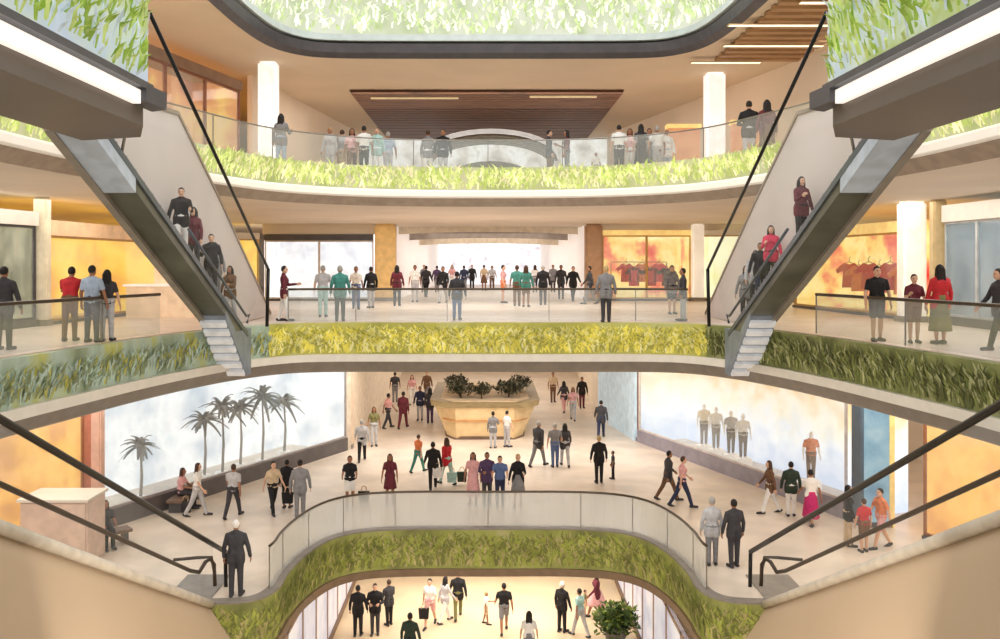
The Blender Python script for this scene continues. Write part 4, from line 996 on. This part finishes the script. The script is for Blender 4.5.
# trouser mannequins in the right lower window
def inwinr(px, off):
    a, b = V(11.4,28.6), V(6.9,41.0); t = (b-a).normalized(); n = away(a,b); a2 = a+n*off
    k = (px-CX)/F; u = (k*a2.y-a2.x)/(t.x-k*t.y); return a2+t*u
for px,c,tc_,w in ((704,'grey','cream','first from the left'),(716,'grey','white','second from the left'),(731,'charcoal','light grey','third from the left, dark'),(743,'charcoal','white','fourth from the left, dark'),(811,'brown','orange','rightmost one')):
    p = inwinr(px,.8); P = parts('stand',0)
    e = empty('mannequin', (p.x,p.y,L1), 'white mannequin in %s trousers in the white orange window, %s' % (c,w), 'mannequin', 'trouser displays', 0)
    bm = bmesh.new(); box(bm,-.3,.3,-.22,.22,.0,.55); build('pedestal', bm, WHITEP, e)
    b_ = bpy.data.objects.new('figure', P['body']); COL.objects.link(b_); b_.parent = e; b_.location = (0,0,.55)
    for sl in b_.material_slots: sl.link = 'OBJECT'; sl.material = mat('mannequin white',(236,232,228),.5,var=.03,emis=.1)
    t_ = bpy.data.objects.new('shirt', part('stand',0,'shirt')); COL.objects.link(t_); t_.parent = e; t_.location = (0,0,.55); setm(t_, cloth(tc_))
    c_ = bpy.data.objects.new('trousers', part('stand',0,'trousers')); COL.objects.link(c_); c_.parent = e; c_.location = (0,0,.55); setm(c_, cloth(c))

# garments hung in the two red and yellow shops of the middle gallery
def garment(p, c, label, grp, sc=1.):
    e = empty('hanging_garment', p, label, 'garment', grp); e.scale = (sc,)*3
    bm = bmesh.new(); prism(bm, [(-.2,0),(.2,0),(.17,.5),(.34,.42),(.38,.52),(.14,.72),(.05,.68),(-.05,.68),(-.14,.72),(-.38,.52),(-.34,.42),(-.17,.5)], 'y', -.04, .04)
    build('cloth_body', bm, cloth(c), e)
    bm = bmesh.new(); tube(bm, [(-.12,0,.7),(0,0,.76),(.12,0,.7)], .012, 6); tube(bm, [(0,0,.76),(0,0,.86),(.04,0,.9)], .01, 6); build('hanger', bm, STEEL, e)
ordn = ('first','second','third','fourth','fifth','sixth','seventh')
for i,px in enumerate((626,634,642,651,659,667)):
    d = 45.4; p = at(px, 276+4*(i%2), d); garment((p.x,p.y,p.z-.3), ('red','crimson','orange','red','crimson','charcoal')[i], 'hanging %s top in the red and yellow back shop, %s from its left' % (('red','crimson','orange','red','crimson','charcoal')[i], ordn[i]), 'tops in the back shop', 1.3)
for i in range(6):
    t = i/5; x = 14.6+ (0.5-t)*0 ; y = 30.5+t*4.4; c = ('orange','red','crimson','red','orange','red')[i]
    garment((14.3-.05*t, y+.6, .75+.12*(i%2)), c, 'hanging %s top in the warm right hand shop, %s from the front' % (c, ordn[i]), 'tops in the warm right shop', 1.35)
for zz,(x0,x1,y),lb in (((2.2),(6.2,9.0,45.4),'steel garment rail carrying the tops in the red and yellow back shop'),):
    e = empty('garment_rail', ((x0+x1)/2,y,0), lb, 'rail')
    bm = bmesh.new(); tube(bm, [(x0-(x0+x1)/2,0,1.9),(x1-(x0+x1)/2,0,1.9)], .02, 8); build('bar', bm, STEEL, e)
    for x in (x0,x1):
        bm = bmesh.new(); tube(bm, [(x-(x0+x1)/2,0,0),(x-(x0+x1)/2,0,1.9)], .02, 8); build('leg', bm, STEEL, e)

# ------------------------------------------------------------------ light
w = bpy.data.worlds.new('atrium daylight'); S.world = w; w.use_nodes = True
nt = w.node_tree; bg = nt.nodes['Background']
tc = nt.nodes.new('ShaderNodeTexCoord'); sx = nt.nodes.new('ShaderNodeSeparateXYZ'); cr = nt.nodes.new('ShaderNodeValToRGB')
cr.color_ramp.elements[0].color = (.85,.80,.74,1); cr.color_ramp.elements[1].color = (.86,.93,1.0,1); cr.color_ramp.elements[1].position = .7
nt.links.new(tc.outputs['Generated'], sx.inputs[0]); nt.links.new(sx.outputs['Z'], cr.inputs[0]); nt.links.new(cr.outputs[0], bg.inputs[0])
bg.inputs[1].default_value = .80
def area(loc, sx_, sy_, power, c=(1,.965,.92), rot=(0,0,0)):  # added fill lamps that brighten the levels, not fixtures of the mall
    l = bpy.data.lights.new('fill light', 'AREA'); l.shape = 'RECTANGLE'; l.size = sx_; l.size_y = sy_; l.energy = power*.58; l.color = c
    o = bpy.data.objects.new('fill_light', l); COL.objects.link(o); o.location = loc; o.rotation_euler = rot; return o
area((0,20,13.5), 13, 16, 2600, (1,.97,.93))
for z,pw in ((8.9,900),(3.68,900),(-1.62,1100)):
    area((0,38,z), 14, 5, pw*1.05)
    for s in (-1,1): area((s*12,22,z), 3, 14, pw*.55)
area((0,58,3.6), 7, 20, 700); area((0,56,-1.62), 9, 18, 900)
area((0,33,-7.85), 8, 6, 900, (1,.96,.90))
area((0,12,-4), 10, 6, 900, (1,.92,.82), (math.radians(70),0,0))  # added fill floating in the open void, aimed forward

# ------------------------------------------------------------------ camera
cd = bpy.data.cameras.new('camera'); cam = bpy.data.objects.new('camera', cd); COL.objects.link(cam)
cam.location = (0,0,EYE); cam.rotation_euler = (PI/2,0,0)
cd.sensor_width = 36; cd.sensor_fit = 'HORIZONTAL'; cd.lens = 36*F/1000
cd.shift_x = (500-CX)/1000; cd.shift_y = -(319.5-HY)/1000; cd.clip_end = 300
S.camera = cam
S.view_settings.view_transform = 'Standard'
S.view_settings.exposure = .12
for o in S.objects:
    if o.get('label') and not 4 <= len(o['label'].split()) <= 16: print('LONG', len(o['label'].split()), o['label'])
print('objects', len(S.objects), 'things', len([o for o in S.objects if not o.parent]))
